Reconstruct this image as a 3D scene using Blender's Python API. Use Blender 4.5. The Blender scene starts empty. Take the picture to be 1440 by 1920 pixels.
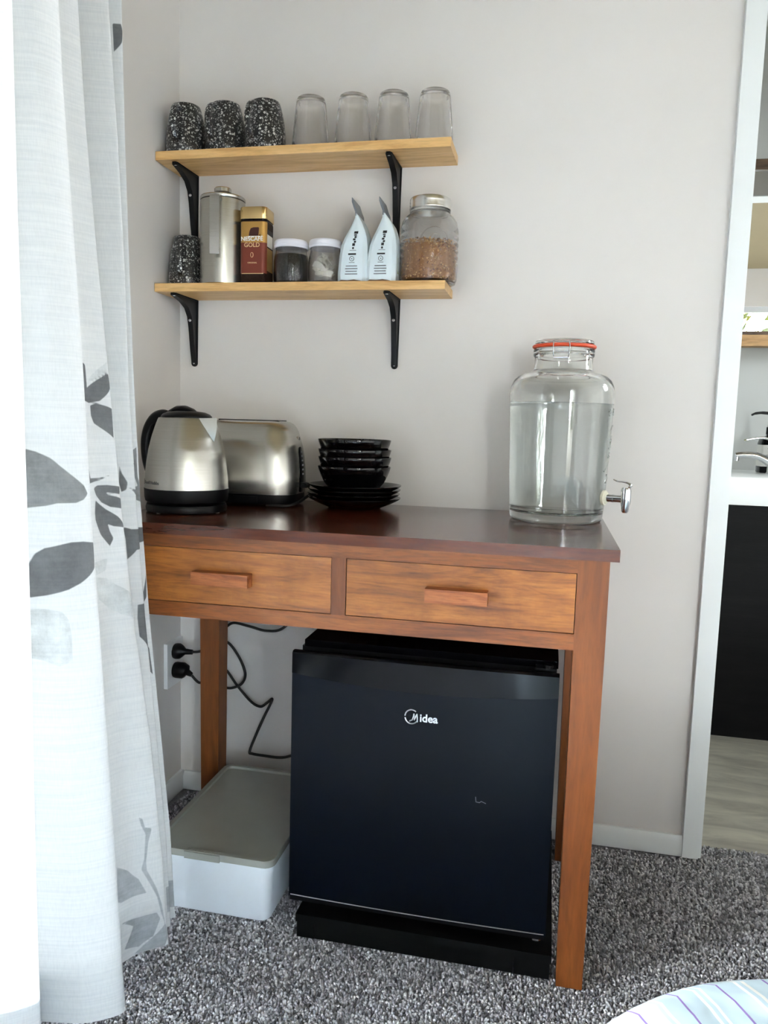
import bpy, bmesh, math, random
import numpy as np
from mathutils import Vector, Matrix, noise

random.seed(7); np.random.seed(7)
sc = bpy.context.scene
COL = sc.collection
PI = math.pi

# ------------------------------------------------------------------ camera
cam_d = bpy.data.cameras.new('camera'); cam = bpy.data.objects.new('camera', cam_d); COL.objects.link(cam)
cam_d.sensor_fit = 'VERTICAL'; cam_d.sensor_height = 36.0; cam_d.lens = 1442.0 / 1920 * 36
cam_d.clip_start = 0.02
yaw, pitch, roll = 0.210111, -0.113615, 0.028318
fw = Vector((-math.sin(yaw)*math.cos(pitch), math.cos(yaw)*math.cos(pitch), math.sin(pitch)))
r0 = Vector((math.cos(yaw), math.sin(yaw), 0)); u0 = r0.cross(fw)
rr = math.cos(roll)*r0 + math.sin(roll)*u0; uu = -math.sin(roll)*r0 + math.cos(roll)*u0
M = Matrix((rr, uu, -fw)).transposed().to_4x4(); M.translation = Vector((0.89113, -1.75146, 0.94556))
cam.matrix_world = M
sc.camera = cam

# ------------------------------------------------------------------ sky, daylight portals, exposure
W = bpy.data.worlds.new('world'); sc.world = W; W.use_nodes = True
wn = W.node_tree.nodes; bg = wn['Background']
bg.inputs['Color'].default_value = (0.92, 0.955, 1.0, 1); bg.inputs['Strength'].default_value = 12.0   # bright overcast sky

def portal(name, loc, rot, sx, sy):
    d = bpy.data.lights.new(name, 'AREA'); d.shape = 'RECTANGLE'; d.size = sx; d.size_y = sy
    d.cycles.is_portal = True
    o = bpy.data.objects.new(name, d); o.location = loc; o.rotation_euler = rot; COL.objects.link(o); return o
portal('daylight_portal', (-0.13, -2.375, 1.05), (0, -PI/2, 0), 2.06, 3.04)
portal('daylight_portal', (2.55, -4.13, 1.11), (PI/2, 0, 0), 0.9, 2.1)
portal('daylight_portal', (2.93, 0.65, 1.7), (0, PI/2, 0), 0.6, 0.5)

vs = sc.view_settings
sc.display_settings.display_device = 'sRGB'
vs.view_transform = 'Standard'; vs.look = 'None'; vs.gamma = 1.0; vs.use_curve_mapping = False
vs.exposure = 2.68
cy = sc.cycles
cy.max_bounces = 16; cy.diffuse_bounces = 6; cy.glossy_bounces = 6; cy.transmission_bounces = 14; cy.transparent_max_bounces = 24

# ------------------------------------------------------------------ materials
def newmat(name):
    m = bpy.data.materials.new(name); m.use_nodes = True
    nt = m.node_tree; return m, nt, nt.nodes['Principled BSDF']
def srgb(r, g, b):
    f = lambda c: (c/255/12.92 if c/255 <= 0.04045 else ((c/255+0.055)/1.055)**2.4)
    return (f(r), f(g), f(b), 1)
def link(nt, a, b): nt.links.new(a, b)
def texco(nt, scale=(1,1,1), out='Object', rnd=True, rot=(0,0,0)):
    t = nt.nodes.new('ShaderNodeTexCoord'); mp = nt.nodes.new('ShaderNodeMapping')
    mp.inputs['Scale'].default_value = scale; mp.inputs['Rotation'].default_value = rot
    link(nt, t.outputs[out], mp.inputs['Vector'])
    if rnd:
        oi = nt.nodes.new('ShaderNodeObjectInfo'); ml = nt.nodes.new('ShaderNodeMath'); ml.operation = 'MULTIPLY'
        ml.inputs[1].default_value = 37.0; link(nt, oi.outputs['Random'], ml.inputs[0]); link(nt, ml.outputs[0], mp.inputs['Location'])
    return mp.outputs['Vector']
def noisetex(nt, vec, scale, detail=3, rough=0.5, dist=0):
    n = nt.nodes.new('ShaderNodeTexNoise'); n.inputs['Scale'].default_value = scale; n.inputs['Detail'].default_value = detail
    n.inputs['Roughness'].default_value = rough; n.inputs['Distortion'].default_value = dist
    if vec is not None: link(nt, vec, n.inputs['Vector'])
    return n.outputs['Fac']
def ramp(nt, fac, stops):
    r = nt.nodes.new('ShaderNodeValToRGB'); e = r.color_ramp.elements
    while len(e) < len(stops): e.new(0.5)
    for k, (p, c) in enumerate(stops): e[k].position = p; e[k].color = c
    link(nt, fac, r.inputs['Fac']); return r.outputs['Color']
def bump(nt, b, height, strength=0.2, dist=0.01):
    n = nt.nodes.new('ShaderNodeBump'); n.inputs['Strength'].default_value = strength; n.inputs['Distance'].default_value = dist
    link(nt, height, n.inputs['Height']); link(nt, n.outputs['Normal'], b.inputs['Normal'])
def mixc(nt, fac, a, b, mode='MIX'):
    m = nt.nodes.new('ShaderNodeMix'); m.data_type = 'RGBA'; m.blend_type = mode
    for s, v in ((m.inputs[0], fac), (m.inputs[6], a), (m.inputs[7], b)):
        if hasattr(v, 'node'): link(nt, v, s)
        else: s.default_value = v
    return m.outputs[2]

def plain(name, col, rough=0.5, metal=0.0, coat=0.0, var=0.04, vscale=30, bmp=0.0, bscale=400, spec=None):
    m, nt, b = newmat(name)
    v = texco(nt, rnd=False)
    f = noisetex(nt, v, vscale, 4)
    lo = tuple(c*(1-var) for c in col[:3])+(1,); hi = tuple(min(1, c*(1+var)) for c in col[:3])+(1,)
    link(nt, ramp(nt, f, [(0.3, lo), (0.7, hi)]), b.inputs['Base Color'])
    b.inputs['Roughness'].default_value = rough; b.inputs['Metallic'].default_value = metal
    b.inputs['Coat Weight'].default_value = coat; b.inputs['Coat Roughness'].default_value = 0.08
    if spec is not None: b.inputs['Specular IOR Level'].default_value = spec
    if bmp: bump(nt, b, noisetex(nt, v, bscale, 2), bmp, 0.002)
    return m

def wood(name, dark, mid, light, axis='X', rough=0.4, coat=0.0, scale=1.0, wear=None, contrast=1.0):
    m, nt, b = newmat(name)
    s = {'X': (1.4, 13, 13), 'Y': (13, 1.4, 13), 'Z': (13, 13, 1.4)}[axis]
    v = texco(nt, tuple(c*scale for c in s))
    f1 = noisetex(nt, v, 2.2, 6, 0.62, 1.1)
    v2 = texco(nt, tuple(c*scale*6 for c in s))
    f2 = noisetex(nt, v2, 3.0, 3, 0.6)
    c1 = ramp(nt, f1, [(0.34, dark), (0.5, mid), (0.68, light)])
    c2 = ramp(nt, f2, [(0.30, tuple(1-0.45*contrast for _ in range(3))+(1,)), (0.55, (1,1,1,1))])
    c = mixc(nt, 0.75, c1, c2, 'MULTIPLY')
    if wear:
        v3 = texco(nt, (5, 5, 5)); f3 = noisetex(nt, v3, 1.6, 5, 0.7, 0.4)
        c = mixc(nt, ramp(nt, f3, [(0.45, (0,0,0,1)), (0.62, (0.75,0.75,0.75,1))]), c, mixc(nt, 0.6, c, wear))
    link(nt, c, b.inputs['Base Color'])
    b.inputs['Roughness'].default_value = rough
    b.inputs['Coat Weight'].default_value = coat; b.inputs['Coat Roughness'].default_value = 0.12
    bump(nt, b, f2, 0.08, 0.002)
    return m

def steel(name, col=(0.50,0.485,0.445,1), rough=0.24, aniso=0.9, axis='Z'):
    m, nt, b = newmat(name)
    v = texco(nt, (6,6,900) if axis == 'Z' else (900,900,6), rnd=False)
    f = noisetex(nt, v, 1.0, 2)
    link(nt, ramp(nt, f, [(0.3, tuple(c*0.9 for c in col[:3])+(1,)), (0.7, col)]), b.inputs['Base Color'])
    b.inputs['Metallic'].default_value = 1; b.inputs['Roughness'].default_value = rough
    b.inputs['Anisotropic'].default_value = aniso
    t = nt.nodes.new('ShaderNodeTangent'); t.direction_type = 'RADIAL'; t.axis = 'Z'
    link(nt, t.outputs[0], b.inputs['Tangent'])
    bump(nt, b, f, 0.03, 0.001)
    return m

def glass(name, ior=1.48, col=(1,1,1,1), rough=0.0, hammered=0.0, hscale=120, clear=0.0):
    m, nt, b = newmat(name)
    b.inputs['Base Color'].default_value = col; b.inputs['Transmission Weight'].default_value = 1
    b.inputs['Roughness'].default_value = rough; b.inputs['IOR'].default_value = ior
    if hammered:
        v = texco(nt, (1,1,0.8)); bump(nt, b, noisetex(nt, v, hscale, 1), hammered, 0.004)
    if clear:   # thin walls: part of the light passes straight through
        out = [n for n in nt.nodes if n.type == 'OUTPUT_MATERIAL'][0]
        tr = nt.nodes.new('ShaderNodeBsdfTransparent'); mx = nt.nodes.new('ShaderNodeMixShader'); mx.inputs[0].default_value = clear
        link(nt, b.outputs[0], mx.inputs[1]); link(nt, tr.outputs[0], mx.inputs[2]); link(nt, mx.outputs[0], out.inputs[0])
    return m

def thin_glass(name, tint=(0.97,0.985,0.98,1)):
    m = bpy.data.materials.new(name); m.use_nodes = True; nt = m.node_tree
    for n in list(nt.nodes):
        if n.type != 'OUTPUT_MATERIAL': nt.nodes.remove(n)
    out = [n for n in nt.nodes if n.type == 'OUTPUT_MATERIAL'][0]
    tr = nt.nodes.new('ShaderNodeBsdfTransparent'); tr.inputs[0].default_value = tint
    gl = nt.nodes.new('ShaderNodeBsdfGlossy'); gl.inputs['Roughness'].default_value = 0.02
    fr = nt.nodes.new('ShaderNodeFresnel'); fr.inputs['IOR'].default_value = 1.45
    mx = nt.nodes.new('ShaderNodeMixShader')
    link(nt, fr.outputs[0], mx.inputs[0]); link(nt, tr.outputs[0], mx.inputs[1]); link(nt, gl.outputs[0], mx.inputs[2]); link(nt, mx.outputs[0], out.inputs[0])
    return m

def speckled(name):
    m, nt, b = newmat(name)
    v = texco(nt, (1,1,1))
    cols = None
    base = ramp(nt, noisetex(nt, v, 260, 2), [(0.35, srgb(12,12,13)), (0.65, srgb(30,30,32))])
    c = base
    for sc_, th, jitter in ((165, 0.40, 1), (300, 0.34, 1)):
        vo = nt.nodes.new('ShaderNodeTexVoronoi'); vo.inputs['Scale'].default_value = sc_
        # warp the cells a little so the flecks are ragged
        nz = nt.nodes.new('ShaderNodeTexNoise'); nz.inputs['Scale'].default_value = 300; link(nt, v, nz.inputs['Vector'])
        ad = nt.nodes.new('ShaderNodeMixRGB'); ad.blend_type = 'ADD'; ad.inputs[0].default_value = 0.004
        link(nt, v, ad.inputs[1]); link(nt, nz.outputs['Color'], ad.inputs[2]); link(nt, ad.outputs[0], vo.inputs['Vector'])
        sep = nt.nodes.new('ShaderNodeSeparateColor'); link(nt, vo.outputs['Color'], sep.inputs[0])
        mu = nt.nodes.new('ShaderNodeMath'); mu.operation = 'MULTIPLY'; mu.inputs[1].default_value = th*1.25; link(nt, sep.outputs[0], mu.inputs[0])
        lt = nt.nodes.new('ShaderNodeMath'); lt.operation = 'LESS_THAN'; link(nt, vo.outputs['Distance'], lt.inputs[0]); link(nt, mu.outputs[0], lt.inputs[1])
        gr = ramp(nt, sep.outputs[1], [(0.1, srgb(120,120,120)), (0.8, srgb(205,205,202))])
        c = mixc(nt, lt.outputs[0], c, gr)
    link(nt, c, b.inputs['Base Color']); b.inputs['Roughness'].default_value = 0.28
    b.inputs['Coat Weight'].default_value = 0.4; b.inputs['Coat Roughness'].default_value = 0.1
    return m

MAT = dict(
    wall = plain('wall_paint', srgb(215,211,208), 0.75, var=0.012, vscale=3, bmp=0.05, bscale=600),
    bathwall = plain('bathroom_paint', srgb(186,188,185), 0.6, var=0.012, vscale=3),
    ceiling = plain('ceiling_paint', srgb(150,136,106), 0.85, var=0.01, vscale=3),
    trim = plain('white_trim_gloss', srgb(222,226,227), 0.4, var=0.012, vscale=8),
    table_x = wood('teak_stain_front', srgb(104,54,16), srgb(152,90,32), srgb(178,112,48), 'X', 0.42, 0.05, 1.0, srgb(106,54,20)),
    table_rail = wood('teak_stain_rail', srgb(100,52,17), srgb(132,72,25), srgb(150,88,36), 'X', 0.45, 0.05, 1.2),
    table_z = wood('teak_stain_leg', srgb(102,52,14), srgb(120,64,19), srgb(132,73,26), 'Z', 0.45, 0.05, 1.0, contrast=0.5),
    table_top = wood('teak_stain_top', srgb(66,28,12), srgb(86,38,18), srgb(100,48,24), 'X', 0.22, 0.5, 1.0),
    table_handle_lit = wood('teak_stain_handle_lit', srgb(124,64,28), srgb(154,86,42), srgb(180,110,60), 'X', 0.5, 0.0, 2.0),  # stain lightened to stand in for light falling on the handles
    table_dark = wood('unfinished_inside', srgb(70,40,22), srgb(90,52,28), srgb(104,62,36), 'X', 0.7, 0.0),
    pine = wood('clear_pine', srgb(200,152,92), srgb(222,178,116), srgb(234,194,136), 'X', 0.45, 0.1, 1.2, contrast=0.45),
    blackmetal = plain('black_powdercoat', srgb(5,6,9), 0.42, var=0.1, vscale=60, spec=0.3),
    screw = plain('zinc_screw', (0.65,0.65,0.66,1), 0.3, 1.0),
    steel = steel('brushed_steel'),
    steel2 = steel('satin_steel', (0.56,0.545,0.51,1), 0.22, 0.6),
    chrome = plain('chrome', (0.72,0.73,0.75,1), 0.06, 1.0, var=0.01),
    spout = plain('pressed_steel', (0.20,0.195,0.18,1), 0.30, 1.0),
    plastic = plain('black_plastic', srgb(6,6,8), 0.36, var=0.08, vscale=90, spec=0.2),
    gloss = plain('gloss_black', srgb(4,4,6), 0.10, coat=0.0, var=0.05, spec=0.2),
    ceramic = plain('black_glaze', srgb(3,3,4), 0.05, coat=0.0, var=0.05, spec=0.42),
    cord = plain('black_cord', srgb(14,14,15), 0.5, var=0.1),
    white_lid = plain('white_lid', srgb(226,226,234), 0.4, var=0.02),
    socket = plain('socket_white', srgb(225,227,228), 0.35, var=0.01),
    fridge = plain('fridge_door_satin', srgb(2,6,15), 0.30, var=0.06, vscale=4, spec=0.16),
    fridge_side = plain('fridge_cabinet', srgb(6,7,10), 0.45, var=0.06, vscale=6, spec=0.3),
    silver = plain('silver_print', (0.7,0.71,0.73,1), 0.3, 1.0),
    plinth = wood('black_stained_timber', srgb(1,2,3), srgb(3,4,5), srgb(6,7,8), 'X', 0.7, 0.0),
    boxwhite = plain('white_polypropylene', srgb(222,228,234), 0.45, var=0.015),
    boxlid = plain('grey_polypropylene', srgb(150,152,146), 0.25, var=0.02),
    speck = speckled('speckled_glaze'),
    tumbler = glass('tumbler_glass', 1.46, (1,1,1,1), 0.0, 0.04, 90, 0.12),
    jar = glass('jar_glass', 1.46, (1,1,1,1), 0.0, 0.0, 100, 0.2),
    bigjar = glass('embossed_jar_glass', 1.46, (1,1,1,1), 0.0, 0.03, 60, 0.2),
    dispglass = glass('dispenser_glass', 1.46, (0.965,0.985,0.975,1), 0.0, 0.03, 25),
    water = glass('still_water', 1.333, (0.955,0.97,0.965,1)),
    pane = thin_glass('window_pane'),
    rubber = plain('orange_rubber', srgb(214,74,34), 0.45, var=0.04),
    washer = plain('cream_washer', srgb(214,208,188), 0.45),
    gold = steel('gold_lid', (0.80,0.58,0.27,1), 0.26, 0.5),
    goldlabel = plain('gold_label', srgb(196,152,84), 0.32, 0.6, var=0.03),
    brownlabel = plain('brown_label', srgb(120,52,36), 0.4, 0.15, var=0.04),
    darkbrown = plain('dark_brown_print', srgb(66,26,20), 0.4),
    whiteprint = plain('white_print', srgb(238,236,230), 0.5, var=0.0),
    paleprint = plain('pale_gold_print', srgb(222,190,140), 0.5, var=0.0),
    blackprint = plain('black_print', srgb(24,24,28), 0.5, var=0.0),
    greyprint = plain('grey_print', srgb(116,118,124), 0.5, var=0.0),
    coffee = plain('instant_coffee', srgb(40,20,12), 0.7, var=0.3, vscale=500, bmp=0.8, bscale=500),
    grounds = plain('black_coffee_grounds', srgb(12,10,10), 0.8, var=0.3, vscale=600, bmp=0.6, bscale=600),
    sachet = plain('pale_grey_paper', srgb(224,222,214), 0.7, var=0.05, vscale=40),
    pouch = plain('pale_blue_film', srgb(214,226,232), 0.38, var=0.02, vscale=20),
    pouchdark = plain('pouch_inner_film', srgb(118,124,132), 0.35, var=0.05),
    kraft = plain('brown_pouch_base', srgb(110,84,66), 0.5),
    greenprint = plain('olive_print', srgb(150,156,96), 0.5),
    lidmetal = steel('jar_lid_metal', (0.78,0.77,0.74,1), 0.24, 0.4),
    vanity = wood('black_oak_veneer', srgb(9,9,9), srgb(13,12,13), srgb(19,18,18), 'X', 0.5, 0.0),
    basin = plain('white_basin', srgb(228,231,230), 0.18, var=0.01),
    frame = wood('walnut_frame', srgb(70,52,36), srgb(92,70,50), srgb(110,86,62), 'X', 0.5),
    ledge = wood('oak_ledge', srgb(150,112,66), srgb(178,136,86), srgb(196,156,104), 'X', 0.5),
    mirror = plain('mirror_silver', (0.9,0.91,0.91,1), 0.0, 1.0, var=0.0),
    alu = plain('powder_coated_aluminium', srgb(200,202,204), 0.4, var=0.01),
    earth = plain('timber_deck_outside', srgb(72,68,58), 0.9, var=0.25, vscale=6),
    bark = plain('bark', srgb(90,72,54), 0.9, var=0.3, vscale=40),
    sky_blocker = plain('sky_blocker_paint', srgb(120,112,100), 0.8),
    track = plain('dark_door_track', srgb(30,31,33), 0.5),
)

for k_, s_ in (('vanity', 0.12), ('plinth', 0.12), ('coffee', 0.3)): MAT[k_].node_tree.nodes['Principled BSDF'].inputs['Specular IOR Level'].default_value = s_

def leafmat():
    m, nt, b = newmat('bright_foliage')
    g = nt.nodes.new('ShaderNodeNewGeometry')
    link(nt, ramp(nt, g.outputs['Random Per Island'], [(0, srgb(34,44,14)), (0.5, srgb(66,72,18)), (1, srgb(104,96,30))]), b.inputs['Base Color'])
    b.inputs['Roughness'].default_value = 0.6
    return m
MAT['leaf'] = leafmat()

def vinylmat():
    m, nt, b = newmat('concrete_look_vinyl')
    v = texco(nt, (1.0, 4.0, 1), rnd=False)
    f = noisetex(nt, v, 5, 8, 0.62, 0.8); f2 = noisetex(nt, texco(nt, (1,1,1), rnd=False), 3, 4)
    c = ramp(nt, f, [(0.3, srgb(168,165,157)), (0.5, srgb(200,197,187)), (0.72, srgb(224,221,208))])
    c = mixc(nt, 0.5, c, ramp(nt, f2, [(0.35, (0.8,0.8,0.8,1)), (0.65, (1,1,0.96,1))]), 'MULTIPLY')
    link(nt, c, b.inputs['Base Color']); b.inputs['Roughness'].default_value = 0.5
    return m
MAT['vinyl'] = vinylmat()

CARPET = [(0.0, srgb(112,112,117)), (0.35, srgb(158,158,164)), (0.7, srgb(196,196,202)), (1.0, srgb(238,238,243))]
def carpetmat():
    m, nt, b = newmat('carpet_backing')
    v = texco(nt, rnd=False); f = noisetex(nt, v, 230, 3, 0.7)
    link(nt, ramp(nt, f, [(0.25, CARPET[0][1]), (0.5, CARPET[1][1]), (0.75, CARPET[2][1])]), b.inputs['Base Color'])
    b.inputs['Roughness'].default_value = 0.95; bump(nt, b, f, 0.8, 0.006)
    return m
def tuftmat():
    m, nt, b = newmat('carpet_tuft')
    g = nt.nodes.new('ShaderNodeNewGeometry')
    link(nt, ramp(nt, g.outputs['Random Per Island'], CARPET), b.inputs['Base Color'])
    b.inputs['Roughness'].default_value = 0.95; b.inputs['Specular IOR Level'].default_value = 0.1
    return m
MAT['carpet'] = carpetmat(); MAT['tuft'] = tuftmat()

def mueslimat():
    m, nt, b = newmat('muesli_flakes')
    g = nt.nodes.new('ShaderNodeNewGeometry')
    link(nt, ramp(nt, g.outputs['Random Per Island'], [(0, srgb(84,48,28)), (0.3, srgb(150,104,60)), (0.6, srgb(196,150,94)), (0.85, srgb(226,192,136)), (1, srgb(110,50,40))]), b.inputs['Base Color'])
    b.inputs['Roughness'].default_value = 0.7
    return m
MAT['muesli'] = mueslimat()

def curtainmat():
    m = bpy.data.materials.new('printed_sheer_linen'); m.use_nodes = True; nt = m.node_tree
    b = nt.nodes['Principled BSDF']; nt.nodes.remove(b)
    out = [n for n in nt.nodes if n.type == 'OUTPUT_MATERIAL'][0]
    at = nt.nodes.new('ShaderNodeAttribute'); at.attribute_name = 'print'
    uvn = nt.nodes.new('ShaderNodeUVMap'); uvn.uv_map = 'cloth'
    mp = nt.nodes.new('ShaderNodeMapping'); mp.inputs['Scale'].default_value = (9, 260, 1); link(nt, uvn.outputs[0], mp.inputs[0])
    f = noisetex(nt, mp.outputs[0], 1.0, 3, 0.6)
    mp2 = nt.nodes.new('ShaderNodeMapping'); mp2.inputs['Scale'].default_value = (520, 60, 1); link(nt, uvn.outputs[0], mp2.inputs[0])
    f2 = noisetex(nt, mp2.outputs[0], 1.0, 2)
    slub = mixc(nt, 0.35, ramp(nt, f, [(0.3, (0.88,0.89,0.90,1)), (0.6, (0.97,0.97,0.97,1)), (0.78, (1,1,1,1))]), ramp(nt, f2, [(0.3, (0.86,0.86,0.87,1)), (0.6, (1,1,1,1))]), 'MULTIPLY')
    # watercolour mottling inside the print
    f3 = noisetex(nt, uvn.outputs[0], 26, 6, 0.7)
    mot = ramp(nt, f3, [(0.3, (0.8,0.8,0.8,1)), (0.7, (1.25,1.25,1.25,1))])
    pr = mixc(nt, 1.0, at.outputs['Color'], mot, 'MULTIPLY')
    edge = ramp(nt, at.outputs['Alpha'], [(0.46, (0,0,0,1)), (0.54, (1,1,1,1))])
    col = mixc(nt, edge, srgb(230,231,231), pr)
    col = mixc(nt, 1.0, col, slub, 'MULTIPLY')
    df = nt.nodes.new('ShaderNodeBsdfDiffuse'); tl = nt.nodes.new('ShaderNodeBsdfTranslucent')
    link(nt, col, df.inputs[0]); link(nt, col, tl.inputs[0])
    mx = nt.nodes.new('ShaderNodeMixShader'); mx.inputs[0].default_value = 0.34
    link(nt, df.outputs[0], mx.inputs[1]); link(nt, tl.outputs[0], mx.inputs[2])
    link(nt, mx.outputs[0], out.inputs[0])
    bp = nt.nodes.new('ShaderNodeBump'); bp.inputs['Strength'].default_value = 0.15; bp.inputs['Distance'].default_value = 0.002
    link(nt, f, bp.inputs['Height']); link(nt, bp.outputs[0], df.inputs['Normal'])
    return m
MAT['curtain'] = curtainmat()

def sheetmat():
    m, nt, b = newmat('striped_bed_cover')
    t = nt.nodes.new('ShaderNodeTexCoord')
    sep = nt.nodes.new('ShaderNodeSeparateXYZ'); link(nt, t.outputs['Object'], sep.inputs[0])
    nz = nt.nodes.new('ShaderNodeTexNoise'); nz.inputs['Scale'].default_value = 7; nz.inputs['Detail'].default_value = 1; link(nt, t.outputs['Object'], nz.inputs['Vector'])
    def math_(op, a, bb):
        n = nt.nodes.new('ShaderNodeMath'); n.operation = op
        for k, v in enumerate((a, bb)):
            if hasattr(v, 'node'): link(nt, v, n.inputs[k])
            else: n.inputs[k].default_value = v
        return n.outputs[0]
    u = math_('ADD', sep.outputs['X'], math_('MULTIPLY', sep.outputs['Y'], 0.36))
    u = math_('ADD', u, math_('MULTIPLY', nz.outputs['Fac'], 0.03))
    p = math_('FRACT', math_('MULTIPLY', u, 1/0.056), 0)
    def band(c, w): return math_('LESS_THAN', math_('ABSOLUTE', math_('SUBTRACT', p, c), 0), w)
    white = math_('ADD', band(0.62, 0.035), band(0.78, 0.035))
    c = mixc(nt, white, srgb(205,228,242), srgb(248,251,253))
    c = mixc(nt, band(0.2, 0.022), c, srgb(150,125,200))
    link(nt, c, b.inputs['Base Color']); b.inputs['Roughness'].default_value = 0.85
    bump(nt, b, noisetex(nt, t.outputs['Object'], 9, 3), 0.4, 0.03)
    return m
MAT['sheet'] = sheetmat()

# ------------------------------------------------------------------ geometry helpers
def box(bm, x0, x1, y0, y1, z0, z1):
    vs_ = [bm.verts.new((x, y, z)) for z in (z0, z1) for y in (y0, y1) for x in (x0, x1)]
    for f in ((0,2,3,1), (4,5,7,6), (0,1,5,4), (2,6,7,3), (0,4,6,2), (1,3,7,5)): bm.faces.new([vs_[i] for i in f])
def loft(bm, rings, cap0=True, cap1=True, closed=True):
    R = [[bm.verts.new(p) for p in r] for r in rings]; n = len(R[0])
    for a, b in zip(R, R[1:]):
        for i in range(n if closed else n-1):
            j = (i+1) % n; bm.faces.new((a[i], a[j], b[j], b[i]))
    if cap0: bm.faces.new(R[0][::-1])
    if cap1: bm.faces.new(R[-1])
    return R
def lathe(bm, prof, n=48, c=(0,0), loop=False):
    """prof: (r, z) list; r = 0 gives a pole. loop joins last to first."""
    rows = []
    for r, z in prof:
        if r <= 1e-7: rows.append([bm.verts.new((c[0], c[1], z))])
        else: rows.append([bm.verts.new((c[0]+r*math.cos(2*PI*i/n), c[1]+r*math.sin(2*PI*i/n), z)) for i in range(n)])
    pairs = list(zip(rows, rows[1:])) + ([(rows[-1], rows[0])] if loop else [])
    for a, b in pairs:
        for i in range(n):
            j = (i+1) % n
            if len(a) == 1 and len(b) == 1: continue
            if len(a) == 1: bm.faces.new((a[0], b[j], b[i]))
            elif len(b) == 1: bm.faces.new((a[i], a[j], b[0]))
            else: bm.faces.new((a[i], a[j], b[j], b[i]))
def tube(bm, pts, r, n=10, cap=True, closed=False, flat=1.0):
    P = [Vector(p) for p in pts]; m = len(P)
    R = r if isinstance(r, (list, tuple)) else [r]*m
    T = []
    for i in range(m):
        a = P[(i-1) % m] if (closed or i > 0) else P[0]; b = P[(i+1) % m] if (closed or i < m-1) else P[-1]
        T.append((b-a).normalized())
    up = Vector((0,0,1)) if abs(T[0].z) < 0.9 else Vector((0,1,0))
    N = (up - T[0]*up.dot(T[0])).normalized(); rings = []
    for i in range(m):
        N = (N - T[i]*N.dot(T[i])).normalized(); B = T[i].cross(N)
        rings.append([P[i] + (N*math.cos(2*PI*k/n)*flat + B*math.sin(2*PI*k/n))*R[i] for k in range(n)])
    if closed: rings.append(rings[0]); cap = False
    loft(bm, rings, cap, cap)
def smoothpath(pts, k=6):
    P = [Vector(p) for p in pts]; out = []
    for i in range(len(P)-1):
        a, b, c, d = P[max(i-1,0)], P[i], P[i+1], P[min(i+2, len(P)-1)]
        for j in range(k):
            t = j/k
            out.append(0.5*((2*b) + (c-a)*t + (2*a-5*b+4*c-d)*t*t + (3*b-a-3*c+d)*t**3))
    out.append(P[-1]); return out
def prism(bm, poly, axis, a, b):
    """poly in the two other axes (x,y,z order), extruded from a to b along axis."""
    def mk(p, t): return {'X': (t, p[0], p[1]), 'Y': (p[0], t, p[1]), 'Z': (p[0], p[1], t)}[axis]
    loft(bm, [[mk(p, a) for p in poly], [mk(p, b) for p in poly]])
def rrect(x0, x1, y0, y1, r, n=6):
    out = []
    for cx, cy_, a0 in ((x1-r, y1-r, 0), (x0+r, y1-r, 90), (x0+r, y0+r, 180), (x1-r, y0+r, 270)):
        for k in range(n+1):
            a = math.radians(a0+90*k/n); out.append((cx+r*math.cos(a), cy_+r*math.sin(a)))
    return out
def mesh_from(name, bm, mat, bevel=0, seg=2, angle=35, smooth=True):
    if bevel:
        ed = [e for e in bm.edges if len(e.link_faces) == 2 and e.calc_face_angle(0) > math.radians(30)]
        bmesh.ops.bevel(bm, geom=ed, offset=bevel, segments=seg, affect='EDGES', profile=0.5, clamp_overlap=True)
    bmesh.ops.recalc_face_normals(bm, faces=bm.faces)
    me = bpy.data.meshes.new(name); bm.to_mesh(me); bm.free()
    for mm in (mat if isinstance(mat, (list, tuple)) else [mat]): me.materials.append(MAT[mm])
    if smooth:
        me.polygons.foreach_set('use_smooth', [True]*len(me.polygons)); me.set_sharp_from_angle(angle=math.radians(angle))
    return me
def obj(name, bm, mat, parent=None, loc=(0,0,0), rot=(0,0,0), **kw):
    me = bm if isinstance(bm, bpy.types.Mesh) else mesh_from(name, bm, mat, **kw)
    o = bpy.data.objects.new(name, me); COL.objects.link(o); o.location = loc; o.rotation_euler = rot
    if parent: o.parent = parent
    return o
def B(): return bmesh.new()
def tag(o, label, cat, group=None, kind=None):
    o['label'] = label
    if cat: o['category'] = cat
    if group: o['group'] = group
    if kind: o['kind'] = kind
    return o
def thing(name, label, cat, loc=(0,0,0), rz=0, group=None):
    o = bpy.data.objects.new(name, None); o.empty_display_size = 0.05; COL.objects.link(o)
    o.location = loc; o.rotation_euler = (0,0,rz); return tag(o, label, cat, group)
def struct(name, bm, mat, **kw):
    o = obj(name, bm, mat, **kw); o['kind'] = 'structure'; return o
def cpart(name, mat, parent, *boxes, bevel=0.001, label=None, **kw):
    bm = B()
    for b in boxes: box(bm, *b)
    o = obj(name, bm, mat, parent, bevel=bevel, **kw)
    if label: o['label'] = label
    return o
def copy_tree(o, loc=None, rz=None, label=None, parent=None):
    c = o.copy(); COL.objects.link(c); c.parent = parent
    if loc is not None: c.location = loc
    if rz is not None: c.rotation_euler = (0,0,rz)
    if label: c['label'] = label
    for ch in list(o.children): copy_tree(ch, parent=c)
    return c
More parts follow.
